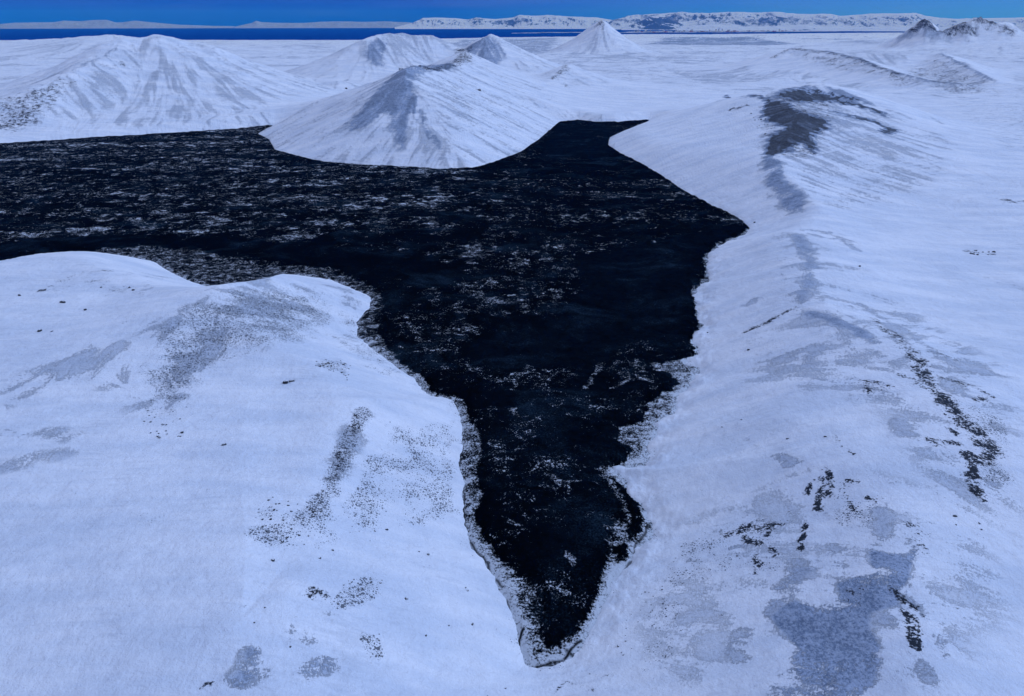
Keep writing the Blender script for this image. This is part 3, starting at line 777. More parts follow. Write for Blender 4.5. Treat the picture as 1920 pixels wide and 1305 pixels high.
    q.bsdf(c, 0.75, 0.2, q.bump(h, 1.6, 0.8))
    return q.m


def lava_material():
    q = NT('black_lava')
    snowd, frost, tone, crack = q.attr('cover')
    P = q.pos()
    fine = q.noise(P, 1.1, 6, 0.75)
    mid = q.noise(q.scaled(P, (0.85, 1.12, 1)), 0.17, 7, 0.72, 0.8)
    clus = q.noise(q.scaled(P, (0.8, 1.1, 1)), 0.038, 6, 0.66, 0.9)
    mist = q.noise(q.scaled(P, (0.8, 1.1, 1)), 0.022, 8, 0.72, 0.8)
    v = q.math('ADD', snowd, q.math('MULTIPLY', q.math('SUBTRACT', clus, 0.5), 2.0))
    v = q.math('ADD', v, q.math('MULTIPLY', q.math('SUBTRACT', mid, 0.5), 2.4))
    v = q.math('ADD', v, q.math('MULTIPLY', q.math('SUBTRACT', fine, 0.5), 3.0))
    band = q.noise(q.scaled(P, (0.0028, 0.017, 1)), 1.0, 4, 0.6, 0.5)
    v = q.math('ADD', v, q.math('MULTIPLY', q.math('SUBTRACT', band, 0.5), q.math('ADD', 0.5, q.math('MULTIPLY', q.step(P_y(q, P), 420.0, 700.0), 1.3))))
    m1 = q.step(v, 0.90, 1.18)
    f = q.math('ADD', frost, q.math('MULTIPLY', q.math('SUBTRACT', fine, 0.5), 2.6))
    f = q.math('ADD', f, q.math('MULTIPLY', q.math('SUBTRACT', mid, 0.5), 2.2))
    m2 = q.math('MULTIPLY', q.step(f, 0.48, 0.92), q.step(frost, 0.03, 0.2))
    base = q.mix(q.math('MULTIPLY', tone, q.step(mid, 0.3, 0.7)), (0.0010, 0.0016, 0.0028, 1), (0.003, 0.0065, 0.012, 1))
    base = q.mix(q.math('MULTIPLY', q.step(q.math('ADD', mist, q.math('MULTIPLY', q.math('SUBTRACT', fine, 0.5), 0.8)), 0.50, 0.84), 0.85), base, (0.024, 0.050, 0.078, 1))
    c = q.mix(m1, base, (0.72, 0.76, 0.80, 1))
    c = q.mix(q.math('MULTIPLY', m2, 0.88), c, (0.74, 0.78, 0.82, 1))
    c = q.mix(q.math('MULTIPLY', crack, q.step(fine, 0.30, 0.46)), c, (0.01, 0.012, 0.014, 1))
    h = q.math('ADD', mid, q.math('MULTIPLY', fine, 0.5))
    q.bsdf(c, 0.9, 0.0, q.bump(h, 2.2, 0.8))
    return q.m


def simple(name, col, rough=0.8, spec=0.1, vary=0.35, scale=1.0):
    q = NT(name)
    n = q.noise(q.pos(), scale, 4, 0.6)
    c2 = tuple(v * (1 - vary) for v in col[:3]) + (1,)
    q.bsdf(q.mix(n, c2, tuple(col[:3]) + (1,)), rough, spec)
    return q.m


SNOW = snow_ground_material()
LAVA = lava_material()


def grid_mesh(name, V, quads, mat, cover=None, normals=None):
    me = bpy.data.meshes.new(name)
    nv, nq = len(V), len(quads)
    me.vertices.add(nv); me.vertices.foreach_set('co', V.astype(np.float32).ravel())
    me.loops.add(nq * 4); me.loops.foreach_set('vertex_index', quads.astype(np.int32).ravel())
    me.polygons.add(nq)
    me.polygons.foreach_set('loop_start', np.arange(0, nq * 4, 4, dtype=np.int32))
    me.polygons.foreach_set('loop_total', np.full(nq, 4, np.int32))
    me.polygons.foreach_set('use_smooth', np.ones(nq, bool))
    me.update(calc_edges=True)
    if cover is not None:
        a = me.attributes.new('cover', 'FLOAT_COLOR', 'POINT')
        a.data.foreach_set('color', cover.astype(np.float32).ravel())
    if normals is not None:
        me.normals_split_custom_set_from_vertices(normals.tolist()) if nv < 1 else None
    me.materials.append(mat)
    o = bpy.data.objects.new(name, me)
    scene.collection.objects.link(o)
    return o


def structure(o, label, cat):
    o['kind'] = 'structure'; o['label'] = label; o['category'] = cat
    return o


def sub_mesh(name, V, quads, sel, mat, cover):
    q = quads[sel]
    used = np.zeros(len(V), bool); used[q.ravel()] = True
    remap = np.cumsum(used) - 1
    return grid_mesh(name, V[used], remap[q], mat, cover[used])


V = np.stack([Xf, Yf, Z.ravel()], 1)
ii, jj = np.meshgrid(np.arange(NR - 1), np.arange(NA - 1), indexing='ij')
a = (ii * NA + jj).ravel()
QUADS = np.stack([a, a + 1, a + NA + 1, a + NA], 1)
WQ = WH[:-1, :-1].ravel()
SQ = SD[:-1, :-1].ravel()
keepq = SQ > -14
o = sub_mesh('ground', V, QUADS, keepq & (WQ == 0), SNOW, AT)
structure(o, 'snow covered plain with scattered dark stones around the lava and hills', 'ground')
for hi, (nm, lab, _c) in enumerate(HILLS):
    sel = keepq & (WQ == hi + 1)
    if sel.sum() < 10:
        print('EMPTY HILL', lab); continue
    o = sub_mesh(nm, V, QUADS, sel, SNOW, AT)
    structure(o, lab, 'hill')
print('ground meshes', time.time() - T0)

# ------------------------------------------------------------------ lava
rows = np.nonzero((SD < 1.5).any(1))[0]
i0, i1 = rows.min(), rows.max() + 1
core_sd = np.full(Xf.shape, 1e3)
m = SDf < 6
core_sd[m] = poly_sd(Xf[m] + 1.5 * wxn[m], Yf[m] + 1.5 * wyn[m], CORE_W) + (1.8 + 2.6 * (Xf[m] > 30)) * fbm(Xf[m] / 6, Yf[m] / 6, 4, 401, 0.6)
inn = np.maximum(-SDf, 0)
rough = fbm(Xf / 4.5, Yf / 4.5, 3, 411) * 0.7 + fbm(Xf / 17, Yf / 17, 3, 421, ridged=True) * 1.2 + fbm(Xf / 90, Yf / 90, 2, 431) * 1.0
frontc = sstep(2.0, -5.0, core_sd)
ZL = 0.15 + sstep(0, 3.5, inn) * 0.9 + frontc * (1.6 + rough) + (1 - frontc) * 0.35 * fbm(Xf / 3.0, Yf / 3.0, 3, 441) * sstep(0, 3, inn)
ZL = np.where(SDf > 0, 0.15 - 0.6 * SDf, ZL)

LV = [  # kind ('C' snow clusters, 'F' frost, 'T' smooth tone, 'K' crack), value, soft, width, photo points on the lava
    ('C', .55, 40, None, [(-300, 260), (500, 236), (900, 300), (860, 430), (500, 440), (200, 460), (-300, 470)]),
    ('C', .42, 25, None, [(880, 320), (1280, 350), (1340, 400), (1100, 470), (900, 460)]),
    ('C', .06, 12, None, [(-100, 470), (180, 445), (450, 455), (660, 470), (860, 500), (930, 545), (800, 540), (700, 520), (420, 480), (250, 462), (0, 492)]),
    ('C', .00, 12, None, [(1020, 236), (1140, 234), (1140, 300), (1020, 300)]),
    ('C', .00, 10, None, [(1060, 500), (1150, 470), (1400, 430), (1320, 470), (1290, 560), (1290, 640), (1180, 640), (1090, 690), (880, 700), (860, 660), (1000, 620), (1090, 580)]),
    ('C', .50, 10, None, [(860, 470), (1060, 460), (1110, 540), (1060, 590), (900, 630), (780, 640), (720, 600), (840, 570)]),
    ('C', .52, 8, None, [(720, 590), (860, 560), (880, 660), (940, 720), (830, 720), (740, 650)]),
    ('C', .46, 8, None, [(880, 730), (980, 720), (1040, 800), (1080, 860), (1060, 960), (960, 960), (900, 860)]),
    ('C', .40, 8, None, [(900, 960), (1100, 950), (1110, 1100), (1040, 1200), (960, 1080)]),
    ('C', .50, 6, None, [(1060, 780), (1140, 680), (1220, 640), (1240, 700), (1160, 760), (1100, 820)]),
    ('C', .45, 6, None, [(960, 690), (1080, 700), (1060, 780), (980, 760)]),
    ('T', 1.0, 14, None, [(1020, 232), (1150, 234), (1140, 300), (1020, 300)]),
    ('T', 1.0, 14, None, [(1060, 500), (1150, 470), (1400, 430), (1325, 470), (1300, 560), (1300, 660), (1180, 740), (960, 730), (860, 660), (1000, 620), (1090, 580)]),
    ('T', .8, 10, None, [(900, 720), (1200, 700), (1150, 860), (1120, 1000), (1040, 1060), (950, 980), (900, 860)]),
    ('T', .7, 40, None, [(-100, 265), (500, 240), (900, 300), (860, 360), (400, 330), (-100, 330)]),
    ('F', .42, 6, None, [(240, 466), (330, 466), (440, 488), (520, 500), (640, 510), (700, 545), (640, 600), (420, 600), (200, 560), (150, 478)]),
    ('F', .16, 20, None, [(-100, 275), (500, 240), (560, 290), (330, 300), (-100, 330)]),
    ('F', .34, 5, None, [(330, 240), (512, 236), (480, 255), (420, 250)]),
    ('F', .22, 6, 9, [(1205, 300), (1245, 330), (1330, 382), (1390, 420)]),
    ('F', .20, 8, 14, [(880, 310), (975, 292), (1030, 250)]),
    ('F', .50, 1.5, 2.5, [(960, 775), (970, 790)]), ('F', .50, 1.2, 2.0, [(1060, 1050), (1075, 1065)]),
    ('F', .50, 1.2, 2.0, [(955, 985), (970, 995)]), ('F', .48, 1.0, 2.2, [(1140, 1000), (1165, 985)]),
    ('F', .55, 1.0, 1.6, [(1125, 900), (1150, 920), (1170, 950), (1182, 985)]),
    ('F', .50, 1.2, 2.4, [(1030, 900), (1050, 915)]), ('F', .50, 1.5, 2, [(1130, 690), (1100, 735)]),
    ('F', .50, 6, 8, [(520, 452), (580, 448)]), ('F', .45, 1.5, 2, [(1150, 735), (1180, 722)]),
    ('K', 1.0, .3, .6, [(965, 1262), (975, 1230), (972, 1200), (978, 1180)]),
    ('K', 1.0, .3, .6, [(985, 1262), (1020, 1252), (1050, 1238), (1070, 1215), (1085, 1205)]),
    ('K', .9, .3, .6, [(1030, 1250), (1060, 1245), (1075, 1232), (1060, 1218)]),
    ('K', .9, .3, .6, [(1100, 1192), (1120, 1168), (1140, 1140), (1148, 1128)]),
    ('K', .9, .3, .6, [(870, 940), (872, 1000), (884, 1025), (905, 1050), (930, 1082), (940, 1105)]),
    ('K', .8, .3, .6, [(863, 790), (866, 850), (862, 900), (869, 940)]),
    ('K', .8, .3, .6, [(1165, 1080), (1185, 1052), (1190, 1035), (1212, 1005), (1217, 985)]),
    ('K', .8, .3, .6, [(948, 1130), (960, 1170), (968, 1185)]),
]
lc = np.zeros((NR * NA, 4), np.float32)
lc[:, 0] = 0.30; lc[:, 2] = 0.25
lm = np.nonzero(SDf < 6)[0]
for kind, st, soft, wid, pts in LV:
    wp = [at_z(a_, b_) for a_, b_ in pts]
    c = {'C': 0, 'F': 1, 'T': 2, 'K': 3}[kind]
    if wid is None:
        sd = poly_sd(Xw[lm], Yw[lm], wp); w = 1 - sstep(-soft, soft, sd)
    else:
        d, _t = seg_dist(Xw[lm], Yw[lm], wp); w = 1 - sstep(wid * 0.4, wid + soft, d)
    lc[lm, c] = lc[lm, c] * (1 - w) + st * w if kind in 'CT' else np.maximum(lc[lm, c], st * w)
# the frosted margin
marg = sstep(-1.5, 1.5, core_sd) * (Rf < 1000)
lc[:, 1] = np.maximum(lc[:, 1], (0.52 + 0.26 * sstep(-8, 0, SDf) + 0.08 * (Xf > 40)) * marg * np.where(Yf > 440, 0.75, 1.0))
lc[:, 1] = lc[:, 1] + 0.20 * sstep(-9, -1, SDf) * (1 - sstep(205, 235, Rf * np.cos(0.1)))
lc[:, 1] = np.maximum(lc[:, 1], 0.30 * (1 - sstep(0, 3.0, inn)))

ql = np.nonzero(((SD[:-1, :-1] < 1.2) | (SD[1:, 1:] < 1.2)).ravel())[0]
VL = np.stack([Xf, Yf, ZL], 1)
o = sub_mesh('lava_field', VL, QUADS, ql, LAVA, lc)
structure(o, 'black lava flow flecked with snow, filling the valley between the snowy hills', 'lava field')
print('lava', time.time() - T0)

# ------------------------------------------------------------------ sea
q = NT('sea_water')
wv = q.noise(q.scaled(q.pos(), (0.0008, 0.004, 1)), 1.0, 4, 0.6)
q.bsdf(q.mix(wv, (0.002, 0.035, 0.20, 1), (0.003, 0.05, 0.26, 1)), 0.6, 0.0, q.bump(wv, 3.0, 0.3))
SEA = q.m
sr = np.concatenate([np.geomspace(11000, 66000, 40)])
sa = np.linspace(math.radians(-75), math.radians(75), 160)
SX = (sr[:, None] * np.sin(sa)[None, :]).ravel(); SY = (sr[:, None] * np.cos(sa)[None, :]).ravel()
i2, j2 = np.meshgrid(np.arange(len(sr) - 1), np.arange(len(sa) - 1), indexing='ij')
a2 = (i2 * len(sa) + j2).ravel()
o = grid_mesh('sea', np.stack([SX, SY, np.full(SX.shape, -120.0)], 1), np.stack([a2, a2 + 1, a2 + len(sa) + 1, a2 + len(sa)], 1), SEA)
structure(o, 'deep blue sea lying beyond the snowy plain under the skyline', 'sea')


# ------------------------------------------------------------------ far coasts
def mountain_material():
    q = NT('haze_tinted_snow_rock')
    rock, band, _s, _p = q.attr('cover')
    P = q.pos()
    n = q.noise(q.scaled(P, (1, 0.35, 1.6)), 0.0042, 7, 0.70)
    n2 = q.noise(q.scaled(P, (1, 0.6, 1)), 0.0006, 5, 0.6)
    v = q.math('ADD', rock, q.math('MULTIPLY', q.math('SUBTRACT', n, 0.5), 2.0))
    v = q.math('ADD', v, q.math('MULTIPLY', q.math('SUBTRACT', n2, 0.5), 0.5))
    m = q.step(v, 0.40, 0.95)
    c = q.mix(m, (0.62, 0.68, 0.79, 1), (0.06, 0.09, 0.14, 1))  # distance haze put into the colours: snow dulled and blued, rock lightened
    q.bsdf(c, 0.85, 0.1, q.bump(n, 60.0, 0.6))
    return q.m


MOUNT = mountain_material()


FAINT = simple('haze_tinted_smudge', (0.40, 0.46, 0.58), 0.9, 0.0, 0.45, 0.0016)  # haze and shade painted into one dull blue colour for the cloud smudges


def mountain_range(name, label, sil, dist, depth, rockiness, seed, dark=(), even=None):
    px = np.arange(sil[0][0], sil[-1][0] + 0.1, 1.2)
    py = np.interp(px, [s[0] for s in sil], [s[1] for s in sil])
    n, k = len(px), 56
    tt = np.linspace(0, 1, k)
    dx, dy, dz = ray(px, py)
    top = H + dz / np.sqrt(dx * dx + dy * dy) * dist + 120        # above the sea
    az = np.arctan2(dx, dy)
    D = dist - depth * 0.55 + depth * tt[:, None] + 0 * az[None, :]
    prof = np.where(tt < 0.55, sstep(0.0, 0.55, tt) ** 0.8, 1 - 0.8 * sstep(0.55, 1.0, tt))[:, None]
    x = D * np.sin(az)[None, :]; y = D * np.cos(az)[None, :]
    rg = fbm(x / 2600, y / 2200, 5, seed, 0.55, True)
    gl = fbm(x / 900, y / 4200, 4, seed + 7, 0.55, True)
    mid = 4 * prof * (1 - prof)
    hgt = np.maximum(top, 0)[None, :] * np.clip(prof + mid * (0.30 * rg + 0.16 * gl), 0, 1.02)
    crest = np.exp(-((tt - 0.55) / 0.06) ** 2)[:, None]
    hgt = hgt + crest * top[None, :] * 0.04 * fbm(x / 500, y / 500, 3, seed + 9)
    z = -122 + hgt
    gy = np.gradient(z, axis=0) / (depth / (k - 1)); gx = np.gradient(z, axis=1) / (np.maximum(1, np.gradient(x, axis=1)))
    sl = np.sqrt(gx * gx + gy * gy)
    rk = rockiness * sstep(0.10, 0.5, sl) + 0.25 * (1 - sstep(40, 160, hgt)) * rockiness
    if even is not None:
        rk = np.full(rk.shape, even)
    for (c0, c1, val) in dark:
        rk = np.maximum(rk, val * sstep(c0 - 6, c0 + 6, px)[None, :] * (1 - sstep(c1 - 6, c1 + 6, px))[None, :] * sstep(0.1, 0.3, prof) * (1 - sstep(0.8, 0.98, prof)))
    cov = np.zeros((k * n, 4), np.float32); cov[:, 0] = rk.ravel(); cov[:, 3] = 1
    i3, j3 = np.meshgrid(np.arange(k - 1), np.arange(n - 1), indexing='ij')
    a3 = (i3 * n + j3).ravel()
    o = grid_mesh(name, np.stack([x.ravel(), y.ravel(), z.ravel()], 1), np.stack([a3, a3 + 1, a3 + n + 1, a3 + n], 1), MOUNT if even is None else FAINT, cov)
    return structure(o, label, 'mountains')


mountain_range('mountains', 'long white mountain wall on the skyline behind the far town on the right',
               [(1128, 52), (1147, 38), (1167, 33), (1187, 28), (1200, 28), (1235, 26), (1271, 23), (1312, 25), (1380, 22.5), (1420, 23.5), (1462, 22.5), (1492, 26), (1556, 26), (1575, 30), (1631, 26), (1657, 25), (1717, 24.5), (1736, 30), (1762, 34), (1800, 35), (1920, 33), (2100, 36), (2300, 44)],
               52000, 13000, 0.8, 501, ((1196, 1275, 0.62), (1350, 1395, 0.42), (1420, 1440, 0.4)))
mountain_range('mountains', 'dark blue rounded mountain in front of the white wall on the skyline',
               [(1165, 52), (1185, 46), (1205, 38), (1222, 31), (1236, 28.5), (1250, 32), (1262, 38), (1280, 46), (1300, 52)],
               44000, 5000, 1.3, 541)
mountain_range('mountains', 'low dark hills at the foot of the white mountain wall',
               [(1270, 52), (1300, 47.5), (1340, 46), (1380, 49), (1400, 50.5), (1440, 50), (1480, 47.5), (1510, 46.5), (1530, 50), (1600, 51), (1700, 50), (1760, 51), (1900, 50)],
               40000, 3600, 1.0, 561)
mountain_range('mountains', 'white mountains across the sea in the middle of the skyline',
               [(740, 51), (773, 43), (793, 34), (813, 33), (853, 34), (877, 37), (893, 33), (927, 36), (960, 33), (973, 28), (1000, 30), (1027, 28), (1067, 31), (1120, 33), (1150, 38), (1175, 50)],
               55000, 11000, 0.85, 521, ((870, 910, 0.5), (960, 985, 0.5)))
mountain_range('mountains', 'faint cloud smudges built as a pale coast left of the white mountains',
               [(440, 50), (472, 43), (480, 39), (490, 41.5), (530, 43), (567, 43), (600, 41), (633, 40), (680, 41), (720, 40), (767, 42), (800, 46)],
               63000, 5000, 1.1, 531, (), 0.86)  # clouds on the horizon given the shape of a coast
mountain_range('mountains', 'faint cloud smudges built as a low pale coast at the far left',
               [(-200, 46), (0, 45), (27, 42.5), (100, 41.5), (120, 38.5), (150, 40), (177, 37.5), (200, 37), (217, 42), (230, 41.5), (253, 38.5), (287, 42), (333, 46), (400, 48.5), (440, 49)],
               63500, 4000, 1.3, 551, (), 0.95)  # low cloud bank modelled as a strip of land

# flat coastal land with inlets between the plain and the mountains
def flat_land(name, label, pts):
    wp = [at_z(a_, b_, -120.0) for a_, b_ in pts]
    cx = sum(p[0] for p in wp) / len(wp); cy = sum(p[1] for p in wp) / len(wp)
    fine_pts = []
    for i in range(len(wp)):
        p, q_ = wp[i], wp[(i + 1) % len(wp)]
        L_ = math.hypot(q_[0] - p[0], q_[1] - p[1]); m_ = max(2, int(L_ / 350))
        for s in range(m_):
            t = s / m_
            fine_pts.append((p[0] + (q_[0] - p[0]) * t + random.uniform(-90, 90), p[1] + (q_[1] - p[1]) * t + random.uniform(-120, 120)))
    n = len(fine_pts)
    verts = []
    for (sc, z) in ((1.0, -121.0), (0.985, -112.0)):
        verts += [(cx + (p[0] - cx) * sc, cy + (p[1] - cy) * sc, z) for p in fine_pts]
    me = bpy.data.meshes.new(name)
    me.from_pydata(verts, [], [tuple(range(n, 2 * n))] + [(i, (i + 1) % n, n + (i + 1) % n, n + i) for i in range(n)])
    me.materials.append(LOWLAND)
    o = bpy.data.objects.new(name, me); scene.collection.objects.link(o)
    return structure(o, label, 'land')


q = NT('lowland_snow')
Pq = q.pos()
nn = q.noise(q.scaled(Pq, (0.0006, 0.0012, 0)), 1.0, 7, 0.7)
q.bsdf(q.mix(q.step(nn, 0.40, 0.56), (0.78, 0.80, 0.83, 1), (0.13, 0.14, 0.15, 1)), 0.9, 0.1)
LOWLAND = q.m
flat_land('land', 'thin snowy cape reaching into the bay below the far mountains', [(960, 62.5), (1040, 61.6), (1100, 61.2), (1100, 60.4), (1040, 60.6), (980, 61.6)])
flat_land('land', 'low dark and white peninsula carrying the far town', [(1150, 61.6), (1260, 61.0), (1400, 60.2), (1500, 59.4), (1620, 58.4), (1700, 57.6), (1720, 56.8), (1600, 56.6), (1480, 57.6), (1400, 57.8), (1330, 58.2), (1240, 58.4), (1180, 59.6)])

# ------------------------------------------------------------------ far town
def house_mesh(name, w, d, h, mat_wall, mat_roof, tower=False):
    root = bpy.data.objects.new(name, None)
    def mk(nm, vs, fs, mt):
        me = bpy.data.meshes.new(nm); me.from_pydata(vs, [], fs); me.materials.append(mt)
        o_ = bpy.data.objects.new(nm, me); scene.collection.objects.link(o_); o_.parent = root
        return o_
    scene.collection.objects.link(root)
    x0, x1, y0, y1 = -w / 2, w / 2, -d / 2, d / 2
    mk('wall', [(x0, y0, 0), (x1, y0, 0), (x1, y1, 0), (x0, y1, 0), (x0, y0, h), (x1, y0, h), (x1, y1, h), (x0, y1, h)],
       [(0, 1, 5, 4), (1, 2, 6, 5), (2, 3, 7, 6), (3, 0, 4, 7)], mat_wall)
    e = 1.0; rh = h * (0.15 if tower else 0.4)
    mk('roof', [(x0 - e, y0 - e, h), (x1 + e, y0 - e, h), (x1 + e, y1 + e, h), (x0 - e, y1 + e, h), (x0 - e, 0, h + rh), (x1 + e, 0, h + rh)],
       [(0, 1, 5, 4), (2, 3, 4, 5), (0, 4, 3), (1, 2, 5), (0, 3, 2, 1)], mat_roof)
    return root


WALLS = [simple('pale_wall', (0.75, 0.72, 0.66), scale=0.05), simple('red_wall', (0.45, 0.12, 0.08), scale=0.05), simple('grey_wall', (0.35, 0.36, 0.38), scale=0.05)]
ROOFS = [simple('snowy_roof', (0.85, 0.86, 0.88), scale=0.02), simple('dark_roof', (0.10, 0.10, 0.11), scale=0.02), simple('red_roof', (0.32, 0.07, 0.05), scale=0.02)]
protos = [house_mesh('building', 70, 26, 22, WALLS[0], ROOFS[0]), house_mesh('building', 90, 40, 16, WALLS[1], ROOFS[2]),
          house_mesh('building', 60, 30, 26, WALLS[2], ROOFS[1]), house_mesh('building', 34, 30, 60, WALLS[0], ROOFS[1], True)]
plabs = ['long pale building with a snowy roof in the far town by the bay', 'red walled hall with a red roof in the far town by the bay',
         'grey block with a dark roof in the far town by the bay', 'tall pale tower block in the far town by the bay']
pfirst = [True] * 4
for k in range(72):
    t = k / 72
    px = 1185 + 300 * t ** 0.9 + random.uniform(-8, 8)
    py = random.choice([60.9, 60.3, 59.8, 59.2]) - (px - 1185) * 0.0045
    px_, py_ = at_z(px, py, -112.0)
    w = random.choice([0, 0, 1, 1, 2, 3])
    src_ = protos[w]
    if pfirst[w]:
        ob = src_; pfirst[w] = False
    else:
        ob = src_.copy(); scene.collection.objects.link(ob)
        for ch in src_.children:
            c_ = ch.copy(); scene.collection.objects.link(c_); c_.parent = ob
    s = random.uniform(0.9, 1.5)
    ob.location = (px_, py_, -112.5); ob.rotation_euler = (0, 0, random.uniform(-0.5, 0.5)); ob.scale = (s, s, s)
    ob['label'] = plabs[w]; ob['category'] = 'building'; ob['group'] = 'buildings of the far town'

# ------------------------------------------------------------------ boulders
ROCKM = NT('boulder_rock')
gq = ROCKM
geo = gq.t.nodes.new('ShaderNodeNewGeometry')
sx = gq.t.nodes.new('ShaderNodeSeparateXYZ'); gq.set(sx.inputs[0], geo.outputs['Normal'])
rn = gq.noise(geo.outputs['Position'], 2.0, 5, 0.65)
topm = gq.step(gq.math('ADD', sx.outputs[2], gq.math('MULTIPLY', gq.math('SUBTRACT', rn, 0.5), 1.0)), 0.86, 0.98)
rc = gq.mix(rn, (0.020, 0.022, 0.025, 1), (0.06, 0.064, 0.07, 1))
gq.bsdf(gq.mix(topm, rc, (0.82, 0.84, 0.87, 1)), 0.9, 0.15, gq.bump(rn, 0.2, 0.6))
ROCKM = gq.m


def boulder_mesh(seed):
    import bmesh
    rg = random.Random(seed)
    bm = bmesh.new(); bmesh.ops.create_icosphere(bm, subdivisions=3, radius=1.0)
    planes = []
    for _ in range(11):
        v = Vector((rg.gauss(0, 1), rg.gauss(0, 1), rg.gauss(0, 0.8))).normalized()
        planes.append((v, rg.uniform(0.55, 0.86)))
    sx_, sy_, sz_ = rg.uniform(0.9, 1.35), rg.uniform(0.7, 1.0), rg.uniform(0.6, 0.85)
    for v in bm.verts:
        p = v.co.copy()
        for n_, d_ in planes:
            k = p.dot(n_) - d_
            if k > 0: p -= n_ * k * 0.92
        p += p.normalized() * rg.uniform(-0.03, 0.03)
        v.co = Vector((p.x * sx_, p.y * sy_, (p.z + 0.45) * sz_))
    me = bpy.data.meshes.new('boulder'); bm.to_mesh(me); bm.free()
    me.materials.append(ROCKM)
    return me


BM = [boulder_mesh(s) for s in range(7)]
B = []   # (px, py, size in metres, label, group or None)
lone = [
    (37, 555, 1.7, 'small black rock alone on the snow bank near the left edge'),
    (118, 567, 2.4, 'largest black rock on the smooth snow bank below the left lava'),
    (160, 582, 1.5, 'small dark rock down the snow from the largest rock of the left snow bank'),
    (75, 622, 1.9, 'flat dark rock on open snow below the left snow bank'),
    (98, 622, 1.2, 'smaller of two rocks lying side by side on open snow at left'),
    (190, 540, 1.3, 'dark rock at the upper edge of the stony snow bank'),
    (243, 540, 1.5, 'upper rock of a close pair on the snow bank under the grey lava'),
    (250, 545, 1.5, 'lower rock of a close pair on the snow bank under the grey lava'),
    (420, 835, 1.3, 'lone dark rock in the middle of the smooth left snow basin'),
    (536, 719, 2.3, 'cluster sized dark boulder on smooth snow below the rounded hill'),
    (545, 716, 1.4, 'small rock touching the dark boulder below the rounded hill'),
    (512, 1051, 1.0, 'black rock on clean snow under the speckled stone field'),
    (600, 1048, .9, 'black rock on clean snow right of the stone field edge'),
    (624, 1032, .8, 'small black rock beside the speckled stone field'),
    (725, 994, .8, 'dark rock on open snow left of the lava neck'),
    (703, 996, .6, 'tiny rock left of the dark rock by the lava neck'),
    (803, 1040, .85, 'rock halfway between the stone field and the lava fringe'),
    (786, 1035, .55, 'tiny rock just up left of the rock near the lava fringe'),
    (762, 1124, .95, 'largest lone rock on the snow left of the lava tip'),
    (877, 1108, .7, 'rock close to the frosted lava margin left of the tip'),
    (873, 1102, .5, 'pebble sized rock above the rock by the frosted margin'),
    (799, 1193, .6, 'rock on clean snow far below the largest lone rock'),
    (886, 1171, .7, 'faint rock on snow straight left of the lava tip'),
    (842, 1174, .5, 'tiny rock left of the faint rock by the lava tip'),
    (948, 1291, .6, 'black rock below the last crack of the lava tip'),
    (592, 1112, 1.1, 'dark jagged rock at the upper end of the lower stone field'),
    (497, 1140, .5, 'tiny rock on clean snow left of the lower stone field'),
    (477, 1168, .5, 'tiny rock down the snow near the grey scoured blot'),
    (545, 1214, .5, 'small rock above the lowest grey scoured blot'),
    (1403, 657, 1.3, 'dark rock at the left end of the wind fingers'),
    (1327, 624, 1.0, 'small rock on clean snow beside the ragged right shore'),
    (1476, 823, 1.0, 'dark rock on open snow below the wind fingers'),
    (1547, 820, .9, 'dark rock right of its twin below the wind fingers'),
    (1390, 788, .9, 'small rock on snow above the grey wisps'),
    (1354, 801, .6, 'tiny rock left of the grey wisps on the right slope'),
    (1790, 968, .95, 'round black boulder alone on snow near the right edge'),
    (1836, 982, .6, 'small black rock right of the round black boulder'),
    (1840, 994, .55, 'lower of two small black rocks at the right edge'),
    (1792, 985, .5, 'tiny rock just below the round black boulder'),
    (1795, 1142, .4, 'tiny rock on empty snow at the lower right'),
    (1354, 1153, .6, 'upright dark rock on snow left of the big scoured patch'),
    (1248, 1141, .7, 'dark boulder on snow just right of the lava tip cracks'),
    (1159, 1212, .7, 'dark boulder among stones down right of the lava tip'),
    (1280, 1095, .5, 'small rock on snow below the right lava lobe'),
    (1612, 500, 1.5, 'lone dark rock on the smooth snow right of the grey ridge patch'),
    (649, 167, 5.0, 'black rock on the snowy saddle between the left hill and the cone'),
    (899, 170, 6.0, 'black crag on the right flank of the central cone'),
    (1415, 418, 2.2, 'dark rock on snow just beyond the tip of the right lava bay'),
]
for px, py, s, lab in lone:
    B.append((px, py, s, lab, None))


def scatter(n, poly, smin_, smax_, label, group):
    xs = [p[0] for p in poly]; ys = [p[1] for p in poly]
    got = 0
    while got < n:
        x, y = random.uniform(min(xs), max(xs)), random.uniform(min(ys), max(ys))
        if poly_sd(np.array([x]), np.array([y]), poly)[0] < 0:
            s = smin_ + (smax_ - smin_) * random.random() ** 3
            B.append((x, y, s, label, group)); got += 1


scatter(34, [(585, 684), (600, 674), (640, 672), (662, 690), (652, 714), (630, 700)], .6, 1.3, 'dark rock in the tight rock scatter above the lava neck on the left hill', 'rocks of the tight scatter')
scatter(44, [(480, 935), (520, 925), (600, 960), (600, 1010), (550, 1030), (480, 1000)], .4, .9, 'dark rock in the stone field at the foot of the gully line', 'rocks below the gully line')
scatter(34, [(600, 1125), (660, 1085), (725, 1085), (720, 1120), (640, 1140)], .3, .65, 'dark rock in the lower stone field left of the lava tip', 'rocks of the lower stone field')
scatter(26, [(672, 1185), (710, 1185), (725, 1220), (712, 1250), (690, 1230)], .25, .6, 'dark rock in the small stone patch at the bottom left of the tip', 'rocks of the small stone patch')
scatter(30, [(1690, 650), (1720, 660), (1760, 730), (1810, 790), (1850, 850), (1830, 850), (1780, 790), (1730, 730)], .4, 1.0, 'black rock on the dark rocky spine of the right ridge', 'rocks of the ridge spine')
scatter(24, [(730, 790), (790, 830), (850, 890), (820, 910), (760, 860)], .35, .8, 'dark rock in the stone streak left of the frosted lava margin', 'rocks of the shore streak')
